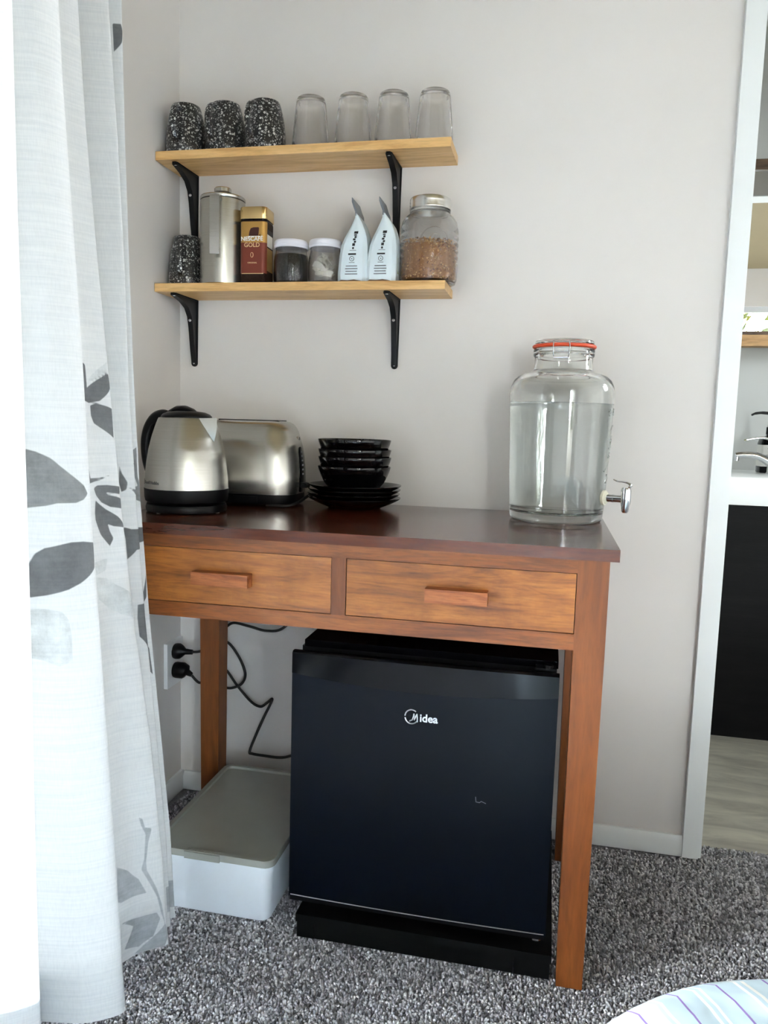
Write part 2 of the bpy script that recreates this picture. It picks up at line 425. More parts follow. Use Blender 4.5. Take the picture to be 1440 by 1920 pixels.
def text(name, body, size, mat, parent, fn, extrude=0.0003, align='CENTER', spacing=1.0, shear=0.0, bold=0.0):
    """lettering as thin raised print; fn maps text-plane (x, y, depth) to local coordinates."""
    cu = bpy.data.curves.new(name, 'FONT'); cu.body = body; cu.size = size; cu.extrude = extrude; cu.align_x = align
    cu.align_y = 'CENTER'; cu.space_character = spacing; cu.shear = shear; cu.offset = bold; cu.resolution_u = 4
    t = bpy.data.objects.new(name, cu)
    me = bpy.data.meshes.new_from_object(t)
    for v in me.vertices: v.co = Vector(fn(*v.co))
    me.materials.clear(); me.materials.append(MAT[mat])
    bpy.data.objects.remove(t)
    o = bpy.data.objects.new(name, me); COL.objects.link(o); o.parent = parent; me.name = name
    return o

# ------------------------------------------------------------------ the room
def wallbox(name, mat, *boxes):
    bm = B()
    for b in boxes: box(bm, *b)
    return struct(name, bm, mat, smooth=False)
wallbox('floor', 'carpet', (0, 3.6, -4.0, 0.055, -0.12, -0.007))
wallbox('floor_bathroom', 'vinyl', (0.9, 2.8, 0.055, 1.2, -0.12, -0.004))
wallbox('ceiling', 'ceiling', (-0.12, 3.72, -4.12, 1.3, 2.52, 2.62))
wallbox('wall_back', 'wall', (0, 1.2612, 0, 0.09, -0.1, 2.52), (2.06, 3.6, 0, 0.09, -0.1, 2.52), (1.2612, 2.06, 0, 0.09, 2.06, 2.52))
wallbox('wall_left', 'wall', (-0.12, 0, -0.85, 0.09, -0.12, 2.52), (-0.12, 0, -4.0, -3.9, -0.12, 2.52), (-0.12, 0, -3.9, -0.85, 2.09, 2.52), (-0.12, 0, -3.9, -0.85, -0.12, 0.0))
wallbox('wall_front', 'wall', (-0.12, 2.1, -4.12, -4.0, -0.12, 2.52), (3.0, 3.72, -4.12, -4.0, -0.12, 2.52), (2.1, 3.0, -4.12, -4.0, 2.17, 2.52), (2.1, 3.0, -4.12, -4.0, -0.12, 0.05))
wallbox('wall_right', 'wall', (3.6, 3.72, -4.0, 0.09, -0.12, 2.52))
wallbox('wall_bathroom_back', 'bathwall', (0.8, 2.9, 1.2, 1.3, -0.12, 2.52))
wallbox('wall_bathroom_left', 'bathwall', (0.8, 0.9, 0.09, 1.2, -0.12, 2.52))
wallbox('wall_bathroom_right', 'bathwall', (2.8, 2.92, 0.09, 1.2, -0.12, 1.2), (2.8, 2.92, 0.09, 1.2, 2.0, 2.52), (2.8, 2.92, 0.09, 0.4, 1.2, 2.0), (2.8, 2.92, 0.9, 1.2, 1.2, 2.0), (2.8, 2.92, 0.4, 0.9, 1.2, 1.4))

bm = B(); prism(bm, [(0,0), (-0.013,0), (-0.013,0.036), (-0.007,0.046), (0,0.046)], 'X', 0.013, 1.2256); struct('baseboard_back', bm, 'trim', bevel=0.001)
bm = B(); prism(bm, [(0,0), (0.013,0), (0.013,0.036), (0.007,0.046), (0,0.046)], 'Y', -0.85, 0.0); struct('baseboard_left', bm, 'trim', bevel=0.001)
bm = B(); box(bm, 1.2256, 1.2600, -0.016, 0, 0, 2.11); box(bm, 2.0612, 2.0956, -0.016, 0, 0, 2.11); box(bm, 1.2600, 2.0612, -0.016, 0, 2.0605, 2.11)
struct('trim_1', bm, 'trim', bevel=0.0015)
bm = B(); box(bm, 1.2612, 1.2665, -0.010, 0.10, 0, 2.06); box(bm, 2.0547, 2.06, -0.010, 0.10, 0, 2.06); box(bm, 1.2665, 2.0547, -0.010, 0.10, 2.0547, 2.06)
struct('trim_2', bm, 'trim', bevel=0.001)
bm = B(); box(bm, 0, 3.6, -4.0, -3.987, 0, 0.046); struct('baseboard_front', bm, 'trim', bevel=0.001)

# sliding glass door in the left wall, window in the front wall, small unseen bathroom window added to light that room
def glazing(name, plane, u0, u1, z0, z1, d0, d1, mull, fw_=0.05):
    def bx(ua, ub, da, db, za, zb): return (da, db, ua, ub, za, zb) if plane == 'X' else (ua, ub, da, db, za, zb)
    root = bpy.data.objects.new(name, None); COL.objects.link(root); root['kind'] = 'structure'
    bm = B()
    for a in (bx(u0, u1, d0, d1, z0, z0+fw_), bx(u0, u1, d0, d1, z1-fw_, z1), bx(u0, u0+fw_, d0, d1, z0+fw_, z1-fw_), bx(u1-fw_, u1, d0, d1, z0+fw_, z1-fw_)): box(bm, *a)
    for u in mull: box(bm, *bx(u-fw_/2, u+fw_/2, d0, d1, z0+fw_, z1-fw_))
    obj('window_frame', bm, 'alu', root, smooth=False)
    ed = [u0+fw_] + [e for u in mull for e in (u-fw_/2, u+fw_/2)] + [u1-fw_]
    dm = (d0+d1)/2
    for k in range(0, len(ed), 2):
        bm = B(); box(bm, *bx(ed[k], ed[k+1], dm-0.002, dm+0.002, z0+fw_, z1-fw_)); obj('pane', bm, 'pane', root, smooth=False)
    return root
glazing('door_1', 'X', -3.9, -0.85, 0.0, 2.09, -0.09, -0.04, [-2.37])
glazing('door_2', 'Y', 2.1, 3.0, 0.05, 2.17, -4.10, -4.05, [])
glazing('added_window', 'X', 0.4, 0.9, 1.4, 2.0, 2.84, 2.88, [])
bm = B(); box(bm, 0.002, 0.035, -3.9, -0.80, -0.007, 0.006); struct('trim_3', bm, 'track', bevel=0.001)

# ------------------------------------------------------------------ outside
bm = B(); box(bm, -30, 34, -34, 30, -0.5, -0.3); o = struct('floor_deck', bm, 'earth', smooth=False)
def tree(x, y, h, w, label):
    t = thing('tree', label, 'tree', (x, y, -0.3), group='trees outside the window')
    bm = B(); tube(bm, [(0,0,0), (0.05,0.02,h*0.3), (0,0,h*0.7)], [0.12, 0.09, 0.04], 8); obj('trunk', bm, 'bark', t)
    bm = B(); rnd = random.Random(int(x*100))
    for k in range(2600):
        a, zt, q = rnd.uniform(0, 2*PI), rnd.random(), math.sqrt(rnd.random())
        prof = w*(0.5+0.5*math.sin(PI*min(1, zt*1.05)))*(1 if zt < 0.75 else max(0.15, 1-(zt-0.75)*3))
        c = Vector((math.cos(a)*q*prof, math.sin(a)*q*prof, h*(0.12+0.88*zt)))
        n = Vector((rnd.uniform(-1,1), rnd.uniform(-1,1), rnd.uniform(-1,1))).normalized(); s = n.orthogonal().normalized(); e = n.cross(s); l = rnd.uniform(0.07, 0.13)
        bm.faces.new([bm.verts.new(c+s*l), bm.verts.new(c+e*l*0.5), bm.verts.new(c-s*l), bm.verts.new(c-e*l*0.5)])
    f = obj('foliage', bm, 'leaf', t); f['kind'] = 'stuff'
wallbox('sky_blocker_eave', 'sky_blocker', (-3.0, -0.12, -7.2, 1.0, 2.36, 2.46), (-3.0, -2.95, -7.2, 1.0, 1.80, 2.36), (-0.12, 2.9, -7.2, -4.12, 2.36, 2.46), (-2.95, 2.9, -7.2, -7.15, 1.96, 2.36))  # unseen roof and low fascia, added to cut sky light on the upper walls
for x, y, h, w in ((3.0,-9.2,4.9,0.95), (4.95,-9.0,5.1,0.97), (6.95,-9.3,4.8,0.98)):  # foliage for the mirror, row extended to block daylight through the front glazing
    tree(x, y, h, w, 'yellow-green tree outside, for the bathroom mirror view and added to block sky light')

# ------------------------------------------------------------------ carpet pile
def carpet_pile():
    s = 0.0048
    xs = np.arange(0.03, 1.95, s); ys = np.arange(-1.15, 0.052, s)
    X, Y = np.meshgrid(xs, ys); X = X.ravel(); Y = Y.ravel(); n = X.size
    X = X + np.random.uniform(-.45, .45, n)*s; Y = Y + np.random.uniform(-.45, .45, n)*s
    keep = ~((Y > -0.016) & ((X < 1.2665) | (X > 2.05)))
    keep &= ~((X < 0.04) & (Y < -0.8))
    X = X[keep]; Y = Y[keep]; n = X.size
    r = np.random.uniform(0.0021, 0.0031, n); h = np.random.uniform(0.0055, 0.0085, n); a = np.random.uniform(0, 2*PI, n)
    tx = np.random.normal(0, 0.0022, n); ty = np.random.normal(0, 0.0022, n)
    V = np.zeros((n, 9, 3), np.float32)
    for k in range(4):
        ca = np.cos(a+k*PI/2); sa = np.sin(a+k*PI/2)
        V[:, k, 0] = X+ca*r*0.8; V[:, k, 1] = Y+sa*r*0.8; V[:, k, 2] = -0.007
        ca = np.cos(a+0.6+k*PI/2); sa = np.sin(a+0.6+k*PI/2)
        V[:, 4+k, 0] = X+tx*0.8+ca*r; V[:, 4+k, 1] = Y+ty*0.8+sa*r; V[:, 4+k, 2] = -0.007+h*0.72
    V[:, 8, 0] = X+tx; V[:, 8, 1] = Y+ty; V[:, 8, 2] = -0.007+h
    tri = []
    for k in range(4):
        j = (k+1) % 4; tri += [(k, j, 4+j), (k, 4+j, 4+k), (4+k, 4+j, 8)]
    T = np.array(tri, np.int32); F = (T[None] + (np.arange(n)*9)[:, None, None]).reshape(-1, 3)
    me = bpy.data.meshes.new('carpet_pile')
    me.vertices.add(n*9); me.vertices.foreach_set('co', V.ravel())
    nf = len(F); me.loops.add(nf*3); me.loops.foreach_set('vertex_index', F.ravel().astype(np.int32))
    me.polygons.add(nf); me.polygons.foreach_set('loop_start', np.arange(0, nf*3, 3, dtype=np.int32))
    me.update(calc_edges=True); me.materials.append(MAT['tuft'])
    o = bpy.data.objects.new('carpet_pile', me); COL.objects.link(o)
    tag(o, 'flecked grey cut-pile carpet covering the bedroom floor', 'carpet', kind='stuff')
carpet_pile()

# ------------------------------------------------------------------ curtain
#CURTAIN-BEGIN
CZ = np.array([.03, .2, .4, .6, .8, 1.0, 1.2, 1.4, 1.6, 2.38])
R1 = np.array([0.2165, 0.2141, 0.2138, 0.2153, 0.2143, 0.2127, 0.2108, 0.2104, 0.2101, 0.206])
R2 = np.array([0.2906, 0.2798, 0.2692, 0.2567, 0.244, 0.2352, 0.2232, 0.2103, 0.2025, 0.185])
R3 = np.array([0.2808, 0.2688, 0.2493, 0.2205, 0.1982, 0.1795, 0.1606, 0.1436, 0.1321, 0.112])
R4 = np.array([0.263, 0.2544, 0.2356, 0.2157, 0.2005, 0.1882, 0.1816, 0.1711, 0.1579, 0.14])
R5 = np.array([0.2573, 0.248, 0.2288, 0.2091, 0.1938, 0.1835, 0.1766, 0.1709, 0.1673, 0.155])
def curtain_grid(z, nper=48):
    """cloth cross-sections: returns S (s values), P[z, s, 3]"""
    i = lambda A: np.interp(z, CZ, A)
    r1, r2, r3, r4, r5 = i(R1), i(R2), i(R3), i(R4), i(R5); o = np.zeros_like(z)
    C = [(r1-.17, o-1.10), (r1-.095, o-1.02), (r1-.15, o-.95), (r1-.085, o-.925), (r1, o-.86), (r1-.055, o-.815), (r1*.45+r2*.55-.012, o-.795),
         (r2, o-.756), (r2-.065, o-.70), (r3*.5+r2*.5-.045, o-.64), (r3, o-.60), (r3-.045, o-.582), (r4-.002, o-.555), (r4-.018, o-.541), (r5, o-.53), (r5-.035, o-.52)]
    S = []; P = []
    for k in range(len(C)-1):
        a, b, c, d = C[max(k-1, 0)], C[k], C[k+1], C[min(k+2, len(C)-1)]
        for j in range(nper):
            t = j/nper; S.append(k+t)
            # cardinal spline, tension 0.35
            h = 0.40
            m0 = [h*(c[m]-a[m]) for m in (0, 1)]; m1 = [h*(d[m]-b[m]) for m in (0, 1)]
            t2, t3 = t*t, t**3
            q = [(2*t3-3*t2+1)*b[m] + (t3-2*t2+t)*m0[m] + (-2*t3+3*t2)*c[m] + (t3-t2)*m1[m] for m in (0, 1)]
            P.append(np.stack([q[0], q[1], z], -1))
    return np.array(S), np.stack(P, 1)
#CURTAIN-END
LEAVES = [
  ('m', (5, 7.05), [(5.375, 0.898), (5.583, 0.894), (5.833, 0.886), (6.208, 0.87), (6.458, 0.858), (6.708, 0.846), (6.833, 0.834), (6.667, 0.826), (6.458, 0.822), (6.25, 0.822), (5.958, 0.822), (5.708, 0.818), (5.333, 0.814)]),
  ('d', (5, 7.05), [(5.375, 0.734), (5.5, 0.75), (5.667, 0.758), (5.917, 0.762), (6.292, 0.766), (6.583, 0.766), (7.042, 0.762), (7.0, 0.742), (6.958, 0.726), (6.667, 0.714), (6.458, 0.706), (6.167, 0.698), (5.875, 0.694), (5.667, 0.69), (5.375, 0.686)]),
  ('l', (5, 7.05), [(5.333, 0.67), (5.667, 0.67), (5.958, 0.666), (6.125, 0.654), (6.167, 0.634), (6.167, 0.594), (5.833, 0.586), (5.583, 0.594), (5.333, 0.598)]),
  ('d', (8, 10.05), [(8.917, 1.03), (9.042, 1.026), (9.042, 1.006), (9.042, 0.99), (9.375, 1.002), (9.75, 1.014), (9.917, 1.014), (10.042, 0.994), (9.75, 0.982), (9.458, 0.97), (9.083, 0.966), (8.833, 0.97)]),
  ('l', (8, 10.05), [(9.083, 0.998), (9.25, 1.01), (9.5, 1.022), (9.875, 1.034), (9.875, 1.018), (9.417, 1.006)]),
  ('d', (8, 10.05), [(9.125, 0.962), (9.333, 0.966), (9.667, 0.962), (9.958, 0.958), (9.875, 0.91), (9.542, 0.922), (9.208, 0.934), (9.125, 0.946)]),
  ('d', (8, 10.05), [(8.833, 0.862), (8.875, 0.846), (9.25, 0.846), (9.583, 0.85), (9.25, 0.842), (8.833, 0.838)]),
  ('d', (8, 10.05), [(9.0, 0.83), (9.167, 0.834), (9.458, 0.834), (10.042, 0.83), (9.917, 0.818), (9.417, 0.822), (9.458, 0.818), (10.042, 0.81), (9.958, 0.794), (9.5, 0.798), (9.25, 0.806), (9.083, 0.818)]),
  ('d', (8, 10.05), [(9.042, 0.81), (9.375, 0.794), (9.708, 0.782), (9.958, 0.77), (10.042, 0.762), (9.542, 0.766), (9.375, 0.77), (9.417, 0.758), (9.5, 0.746), (9.375, 0.734), (9.125, 0.754), (8.958, 0.778), (8.958, 0.79)]),
  ('l', (8, 10.05), [(8.75, 0.71), (9.25, 0.714), (9.25, 0.71), (9.167, 0.694), (8.792, 0.69)]),
  ('l', (8, 10.05), [(8.75, 0.686), (9.167, 0.682), (9.417, 0.67), (10.0, 0.65), (9.958, 0.61), (9.542, 0.618), (9.208, 0.63), (8.792, 0.65)]),
  ('d', (11, 14.1), [(11.583, 0.862), (11.625, 0.85), (11.75, 0.834), (11.708, 0.822), (11.583, 0.818), (11.542, 0.834)]),
  ('m', (11, 14.1), [(11.75, 0.826), (12.042, 0.822), (13.667, 0.826), (13.417, 0.846), (12.042, 0.866), (13.75, 0.894), (13.708, 0.862), (13.708, 0.842), (13.958, 0.826), (13.958, 0.798), (12.042, 0.814)]),
  ('d', (11, 14.1), [(11.542, 0.758), (11.75, 0.754), (13.958, 0.754), (14.0, 0.73), (11.875, 0.718), (11.583, 0.702), (11.583, 0.738)]),
  ('d', (11, 14.1), [(13.875, 0.674), (13.708, 0.63), (12.417, 0.582), (13.542, 0.538), (13.625, 0.49), (12.417, 0.526), (11.708, 0.566), (11.708, 0.598), (11.75, 0.622), (13.375, 0.63)]),
  ('d', (11, 14.1), [(13.458, 1.586), (13.833, 1.586), (14.0, 1.574), (13.875, 1.558), (13.458, 1.542)]),
  ('l2', (8, 10.05), [(9.375, 0.27), (9.458, 0.266), (9.5, 0.25), (9.667, 0.246), (9.542, 0.222), (9.458, 0.19), (9.458, 0.174), (9.667, 0.138), (9.792, 0.106), (9.875, 0.066), (9.75, 0.09), (9.667, 0.122), (9.333, 0.178), (9.417, 0.194), (9.5, 0.238), (9.417, 0.254)]),
  ('l2', (8, 10.05), [(8.625, 0.198), (8.958, 0.182), (9.25, 0.162), (9.417, 0.134), (9.125, 0.134), (8.667, 0.134), (8.583, 0.138)]),
  ('l2', (8, 10.05), [(8.625, 0.098), (9.167, 0.094), (9.625, 0.094), (9.708, 0.082), (9.5, 0.054), (9.125, 0.042), (8.667, 0.05), (8.833, 0.066), (9.0, 0.082)]),
  ('l2', (8, 10.05), [(9.167, 0.038), (9.458, 0.05), (9.875, 0.07), (10.042, 0.05), (9.792, 0.03), (9.375, 0.03), (8.875, 0.03)]),
  ('l2', (11, 14.1), [(11.833, 0.106), (14.0, 0.102), (14.0, 0.07), (13.958, 0.05), (11.833, 0.058)]),
]
def make_curtain():
    z = np.concatenate([np.arange(.03, 1.72, .0035), np.arange(1.72, 2.381, .03)])
    nper = 48
    S, P = curtain_grid(z, nper)
    nz, ns = P.shape[:2]
    # soft secondary ripples that fade out at the fold tips
    fade = np.sin(PI*(S % 1.0))**2
    tones = {'d': (0.18, 0.185, 0.19), 'm': (0.27, 0.275, 0.28), 'l': (0.66, 0.68, 0.68), 'l2': (0.46, 0.48, 0.50)}
    colr = np.zeros((nz, ns, 4), np.float32); SC = np.array([0.062, 1.0]); WD = 0.010
    SS, ZZ = np.meshgrid(S, z)
    for tone, pan, poly in LEAVES:
        q = np.array(poly); lo = q.min(0)-np.array([0.25, 0.012]); hi = q.max(0)+np.array([0.25, 0.012])
        m = (SS >= max(lo[0], pan[0])) & (SS <= min(hi[0], pan[1])) & (ZZ >= lo[1]) & (ZZ <= hi[1])
        a, b = SS[m], ZZ[m]; ins = np.zeros(a.shape, bool)
        for k in range(len(q)):
            (x1, y1), (x2, y2) = q[k], q[k-1]
            c = ((y1 > b) != (y2 > b)) & (a < (x2-x1)*(b-y1)/(y2-y1+1e-12)+x1); ins ^= c
        dist = np.full(a.shape, 9.0); pts = np.stack([a, b], -1)*SC
        for k in range(len(q)):
            p1 = q[k]*SC; d = q[k-1]*SC-p1; u = np.clip(((pts-p1)@d)/(d@d+1e-12), 0, 1); dist = np.minimum(dist, np.linalg.norm(pts-p1-u[:, None]*d, axis=1))
        al = np.clip(0.5+0.5*np.where(ins, dist, -dist)/WD, 0, 1); t = colr[m]; w = al > t[:, 3]
        t[w, :3] = tones[tone]; t[w, 3] = al[w]; colr[m] = t
    me = bpy.data.meshes.new('curtain_cloth')
    me.vertices.add(nz*ns); me.vertices.foreach_set('co', P.astype(np.float32).ravel())
    idx = np.arange(nz*ns).reshape(nz, ns)
    F = np.stack([idx[:-1, :-1], idx[:-1, 1:], idx[1:, 1:], idx[1:, :-1]], -1).reshape(-1, 4).astype(np.int32); nf = len(F)
    me.loops.add(nf*4); me.loops.foreach_set('vertex_index', F.ravel())
    me.polygons.add(nf); me.polygons.foreach_set('loop_start', np.arange(0, nf*4, 4, dtype=np.int32)); me.update(calc_edges=True)
    me.polygons.foreach_set('use_smooth', [True]*nf)
    at = me.attributes.new('print', 'FLOAT_COLOR', 'POINT'); at.data.foreach_set('color', colr.ravel())
    arc = np.concatenate([[0], np.cumsum(np.linalg.norm(np.diff(P[len(z)//2], axis=0), axis=1))])
    UV = np.stack([np.broadcast_to(arc, (nz, ns)), np.broadcast_to(z[:, None], (nz, ns))], -1).reshape(-1, 2)
    uv = me.uv_layers.new(name='cloth'); uv.data.foreach_set('uv', UV[F.ravel()].astype(np.float32).ravel())
    me.materials.append(MAT['curtain'])
    root = thing('curtain', 'white linen curtain with grey leaf print, gathered at the left of the picture', 'curtain', (0.15, -0.75, 0.03))
    o = bpy.data.objects.new('curtain_cloth', me); COL.objects.link(o); o.parent = root; o.location = (-0.15, 0.75, -0.03)
    # turned-up hem: a second layer of cloth just behind the bottom 8 cm
    zh = np.arange(.031, .112, .008); S2, P2 = curtain_grid(zh, 16)
    d = np.gradient(P2, axis=1); nrm = np.stack([d[..., 1], -d[..., 0], 0*d[..., 0]], -1); nrm /= np.linalg.norm(nrm, axis=-1, keepdims=True)+1e-9
    P2 = P2 - nrm*0.0015
    bm = B(); loft(bm, [[tuple(v) for v in row] for row in P2], False, False, closed=False)
    h = obj('hem', bm, 'curtain', root, loc=(-0.15, 0.75, -0.03))
make_curtain()

# ------------------------------------------------------------------ table
X0, X1, YF, YB, H = 0.0895, 1.0065, -0.5106, -0.006, 0.76
LX0, LX1, YL = 0.1029, 0.9932, -0.4986
LW = 0.0494
tb = thing('writing_table', 'stained wooden writing table with two drawers standing against the wall', 'table', ((X0+X1)/2, (YF+YB)/2, 0))
ox, oy = tb.location.x, tb.location.y
def tbox(name, mat, x0, x1, y0, y1, z0, z1, parent=None, bevel=0.001, **kw):
    bm = B(); box(bm, x0-ox, x1-ox, y0-oy, y1-oy, z0, z1); return obj(name, bm, mat, parent or tb, bevel=bevel, **kw)
tbox('tabletop', 'table_top', X0, X1, YF, YB, H-0.0195, H, bevel=0.0022)
for (a, b) in ((LX0, YL), (LX1-LW, YL), (LX0, -0.105), (LX1-LW, -0.105)):
    bm = B(); x0, x1, y0, y1 = a-ox, a+LW-ox, b-oy, b+0.05-oy
    loft(bm, [[(x0+0.003, y0+0.002, 0), (x1-0.003, y0+0.002, 0), (x1-0.003, y1-0.002, 0), (x0+0.003, y1-0.002, 0)], [(x0, y0, 0.58), (x1, y0, 0.58), (x1, y1, 0.58), (x0, y1, 0.58)], [(x0, y0, H-0.0195), (x1, y0, H-0.0195), (x1, y1, H-0.0195), (x0, y1, H-0.0195)]])
    obj('leg', bm, 'table_z', tb, bevel=0.0012)
ix0, ix1 = LX0+LW, LX1-LW
tbox('top_rail', 'table_rail', ix0, ix1, YL+0.0005, YL+0.022, 0.7165, H-0.0195)
tbox('bottom_rail', 'table_rail', ix0, ix1, YL+0.0005, YL+0.022, 0.5895, 0.6165)
tbox('centre_stile', 'table_z', 0.5349, 0.5603, YL+0.0005, YL+0.022, 0.6165, 0.7165)
tbox('side_apron', 'table_dark', LX0+0.012, LX0+0.032, YL+0.05, -0.105, 0.5895, H-0.0195)
tbox('side_apron', 'table_rail', LX1-0.032, LX1-0.004, YL+0.05, -0.105, 0.5895, H-0.0195)
tbox('back_apron', 'table_dark', ix0, ix1, -0.075, -0.057, 0.5895, H-0.0195)
for x0, x1, hx0, hx1 in ((ix0, 0.5349, 0.2835, 0.3895), (0.5603, ix1, 0.7005, 0.8035)):
    g = 0.0012
    d = tbox('drawer', 'table_x', x0+g, x1-g, YL+0.0018, YL+0.020, 0.6165+g, 0.7165-g, bevel=0.0015)
    # drawer box behind the front
    bm = B(); a, b, c, e = x0+0.006-ox, x1-0.006-ox, YL+0.020-oy, -0.09-oy
    box(bm, a, b, c, e, 0.622, 0.627); box(bm, a, a+0.01, c, e, 0.627, 0.70); box(bm, b-0.01, b, c, e, 0.627, 0.70); box(bm, a+0.01, b-0.01, e-0.01, e, 0.627, 0.70)
    obj('drawer_box', bm, 'table_dark', d)
    bm = B(); zc = 0.6665
    prism(bm, [(hx0-ox, 0.6552), (hx1-ox, 0.6552), (hx1-ox, 0.6780), (hx0-ox, 0.6780)], 'Y', YL-0.021-oy, YL+0.0018-oy)
    obj('drawer_handle', bm, 'table_handle_lit', d, bevel=0.0022)

# ------------------------------------------------------------------ wall shelves
def shelf(label, x1, yf, ztop, th, bx):
    t = thing('wall_shelf', label, 'shelf', (0.333, 0, ztop))
    bm = B(); box(bm, 0.002-0.333, x1-0.333, yf, -0.0005, -th, 0); obj('board', bm, 'pine', t, bevel=0.001)
    for x in bx:
        b = B(); c = x-0.333; w = 0.0095; arm = -yf-0.012; drop = -0.157-th
        # wall strip with rounded foot, arm strip, and the deep curved rib between them
        poly = [(c-w, -th-0.001), (c-w*0.8, drop+0.008)] + [(c+w*0.8*math.cos(a), drop+0.008+w*0.8*math.sin(a)) for a in np.linspace(PI*1.05, PI*1.95, 7)] + [(c+w*0.8, drop+0.008), (c+w, -th-0.001)]
        prism(b, poly, 'Y', -0.0035, -0.0004)
        poly = [(c-w, -0.001), (c-w*0.75, -arm+0.006), (c-w*0.4, -arm), (c+w*0.4, -arm), (c+w*0.75, -arm+0.006), (c+w, -0.001)]
        prism(b, poly, 'Z', -th-0.003, -th-0.0002)
        pr = [(-0.001, -th-0.001), (-arm+0.004, -th-0.001), (-arm+0.004, -th-0.005), (-0.070, -th-0.013), (-0.044, -th-0.024), (-0.029, -th-0.042), (-0.022, -th-0.066), (-0.0135, -th-0.115), (-0.005, -th-0.152), (-0.001, -th-0.152)]
        prism(b, pr, 'X', c-0.0062, c+0.0062)
        br = obj('bracket', b, 'blackmetal', t, bevel=0.0012)
        for (py, pz, rx) in ((-0.0262, -th-0.050, -0.25), (-0.0040, -th-0.1475, -0.1), (-arm+0.010, -th-0.0062, -1.45)):
            s = B(); lathe(s, [(0, 0), (0.0034, 0), (0.0034, 0.0010), (0.0024, 0.0018), (0.0014, 0.0018), (0.001, 0.0008), (0, 0.0008)], 14)
            so = obj('screw', s, 'screw', br, loc=(c, py, pz), rot=(PI/2+rx, 0, 0))
    return t
SU, SL = 1.5317, 1.2457
shelf('upper pine wall shelf on black brackets, holding mugs and glasses', 0.6607, -0.1185, SU, 0.0185, (0.040, 0.5275))
shelf('lower pine wall shelf on black brackets, holding jars and pouches', 0.6597, -0.1258, SL, 0.0180, (0.039, 0.5325))

# ------------------------------------------------------------------ mugs (upside down)
def mug(loc, rz, label):
    t = thing('mug', label, 'mug', loc, rz, 'speckled mugs on the shelves')
    bm = B(); h = 0.113
    out = [(0.0445, 0.0), (0.0457, 0.002), (0.0456, 0.02), (0.0445, 0.045), (0.0415, 0.070), (0.0370, 0.092), (0.0335, 0.105), (0.0312, 0.1115), (0.0285, h), (0.024, h), (0.022, h-0.0025), (0.0, h-0.0025)]
    inn = [(0.0, h-0.008), (0.026, h-0.008), (0.031, 0.100), (0.0375, 0.070), (0.0405, 0.045), (0.0418, 0.02), (0.0420, 0.002), (0.0430, 0.0)]
    lathe(bm, out+inn, 48, loop=False)
    for e in [e for e in bm.edges if len(e.link_faces) == 1]: pass
    bmesh.ops.remove_doubles(bm, verts=bm.verts, dist=1e-6)
    # close the rim between first and last ring
    b0 = [v for v in bm.verts if abs(v.co.z) < 1e-6]
    outer = sorted([v for v in b0 if v.co.xy.length > 0.044], key=lambda v: math.atan2(v.co.y, v.co.x)); inner = sorted([v for v in b0 if v.co.xy.length < 0.044], key=lambda v: math.atan2(v.co.y, v.co.x))
    for i in range(len(outer)):
        j = (i+1) % len(outer); bm.faces.new((outer[i], outer[j], inner[j], inner[i]))
    obj('mug_body', bm, 'speck', t)
    bm = B()
    pts = smoothpath([(0, -0.0345, 0.094), (0, -0.047, 0.0975), (0, -0.061, 0.090), (0, -0.0690, 0.070), (0, -0.0690, 0.046), (0, -0.063, 0.030), (0, -0.052, 0.022), (0, -0.0435, 0.024)], 5)
    tube(bm, pts, 0.0072, 12, flat=0.5); obj('handle', bm, 'speck', t); return t
mug((0.0480, -0.062, SU), math.radians(2), 'speckled charcoal mug upside down, leftmost on the upper shelf')
mug((0.1425, -0.058, SU), math.radians(-11), 'speckled charcoal mug upside down, middle of three on the upper shelf')
mug((0.2365, -0.058, SU), math.radians(-13), 'speckled charcoal mug upside down, nearest the drinking glasses')
m4 = mug((0.0450, -0.051, SL), math.radians(10), 'speckled charcoal mug upside down, alone beside the steel coffee press'); m4.scale = (0.94, 0.94, 1.03)

# ------------------------------------------------------------------ tumblers (upside down)
def tumbler(loc, rz, label):
    bm = B(); h = 0.114
    out = [(0.0412, 0.0), (0.0418, 0.0015), (0.0405, 0.02), (0.0380, 0.05), (0.0350, 0.08), (0.0332, 0.098), (0.0322, 0.107), (0.0300, 0.1125), (0.0270, h), (0, h)]
    inn = [(0, 0.106), (0.022, 0.106), (0.0285, 0.101), (0.0312, 0.08), (0.0348, 0.05), (0.0378, 0.02), (0.0395, 0.0015), (0.0402, 0.0)]
    lathe(bm, out+inn, 56)
    b0 = [v for v in bm.verts if abs(v.co.z) < 1e-6]
    key = lambda v: math.atan2(v.co.y, v.co.x)
    outer = sorted([v for v in b0 if v.co.xy.length > 0.0407], key=key); inner = sorted([v for v in b0 if v.co.xy.length <= 0.0407], key=key)
    for i in range(len(outer)):
        j = (i+1) % len(outer); bm.faces.new((outer[i], outer[j], inner[j], inner[i]))
    o = obj('drinking_glass', bm, 'tumbler', None, loc, (0,0,rz)); tag(o, label, 'glass', 'clear tumblers on the upper shelf'); return o
tumbler((0.3420, -0.060, SU), 0.2, 'clear upturned tumbler beside the mugs, leftmost of four')
tumbler((0.4375, -0.058, SU), 1.1, 'clear upturned tumbler, second from the mugs')
tumbler((0.5265, -0.058, SU), 2.3, 'clear upturned tumbler, third from the mugs')
tumbler((0.6150, -0.056, SU), 3.0, 'clear upturned tumbler at the right end of the upper shelf')

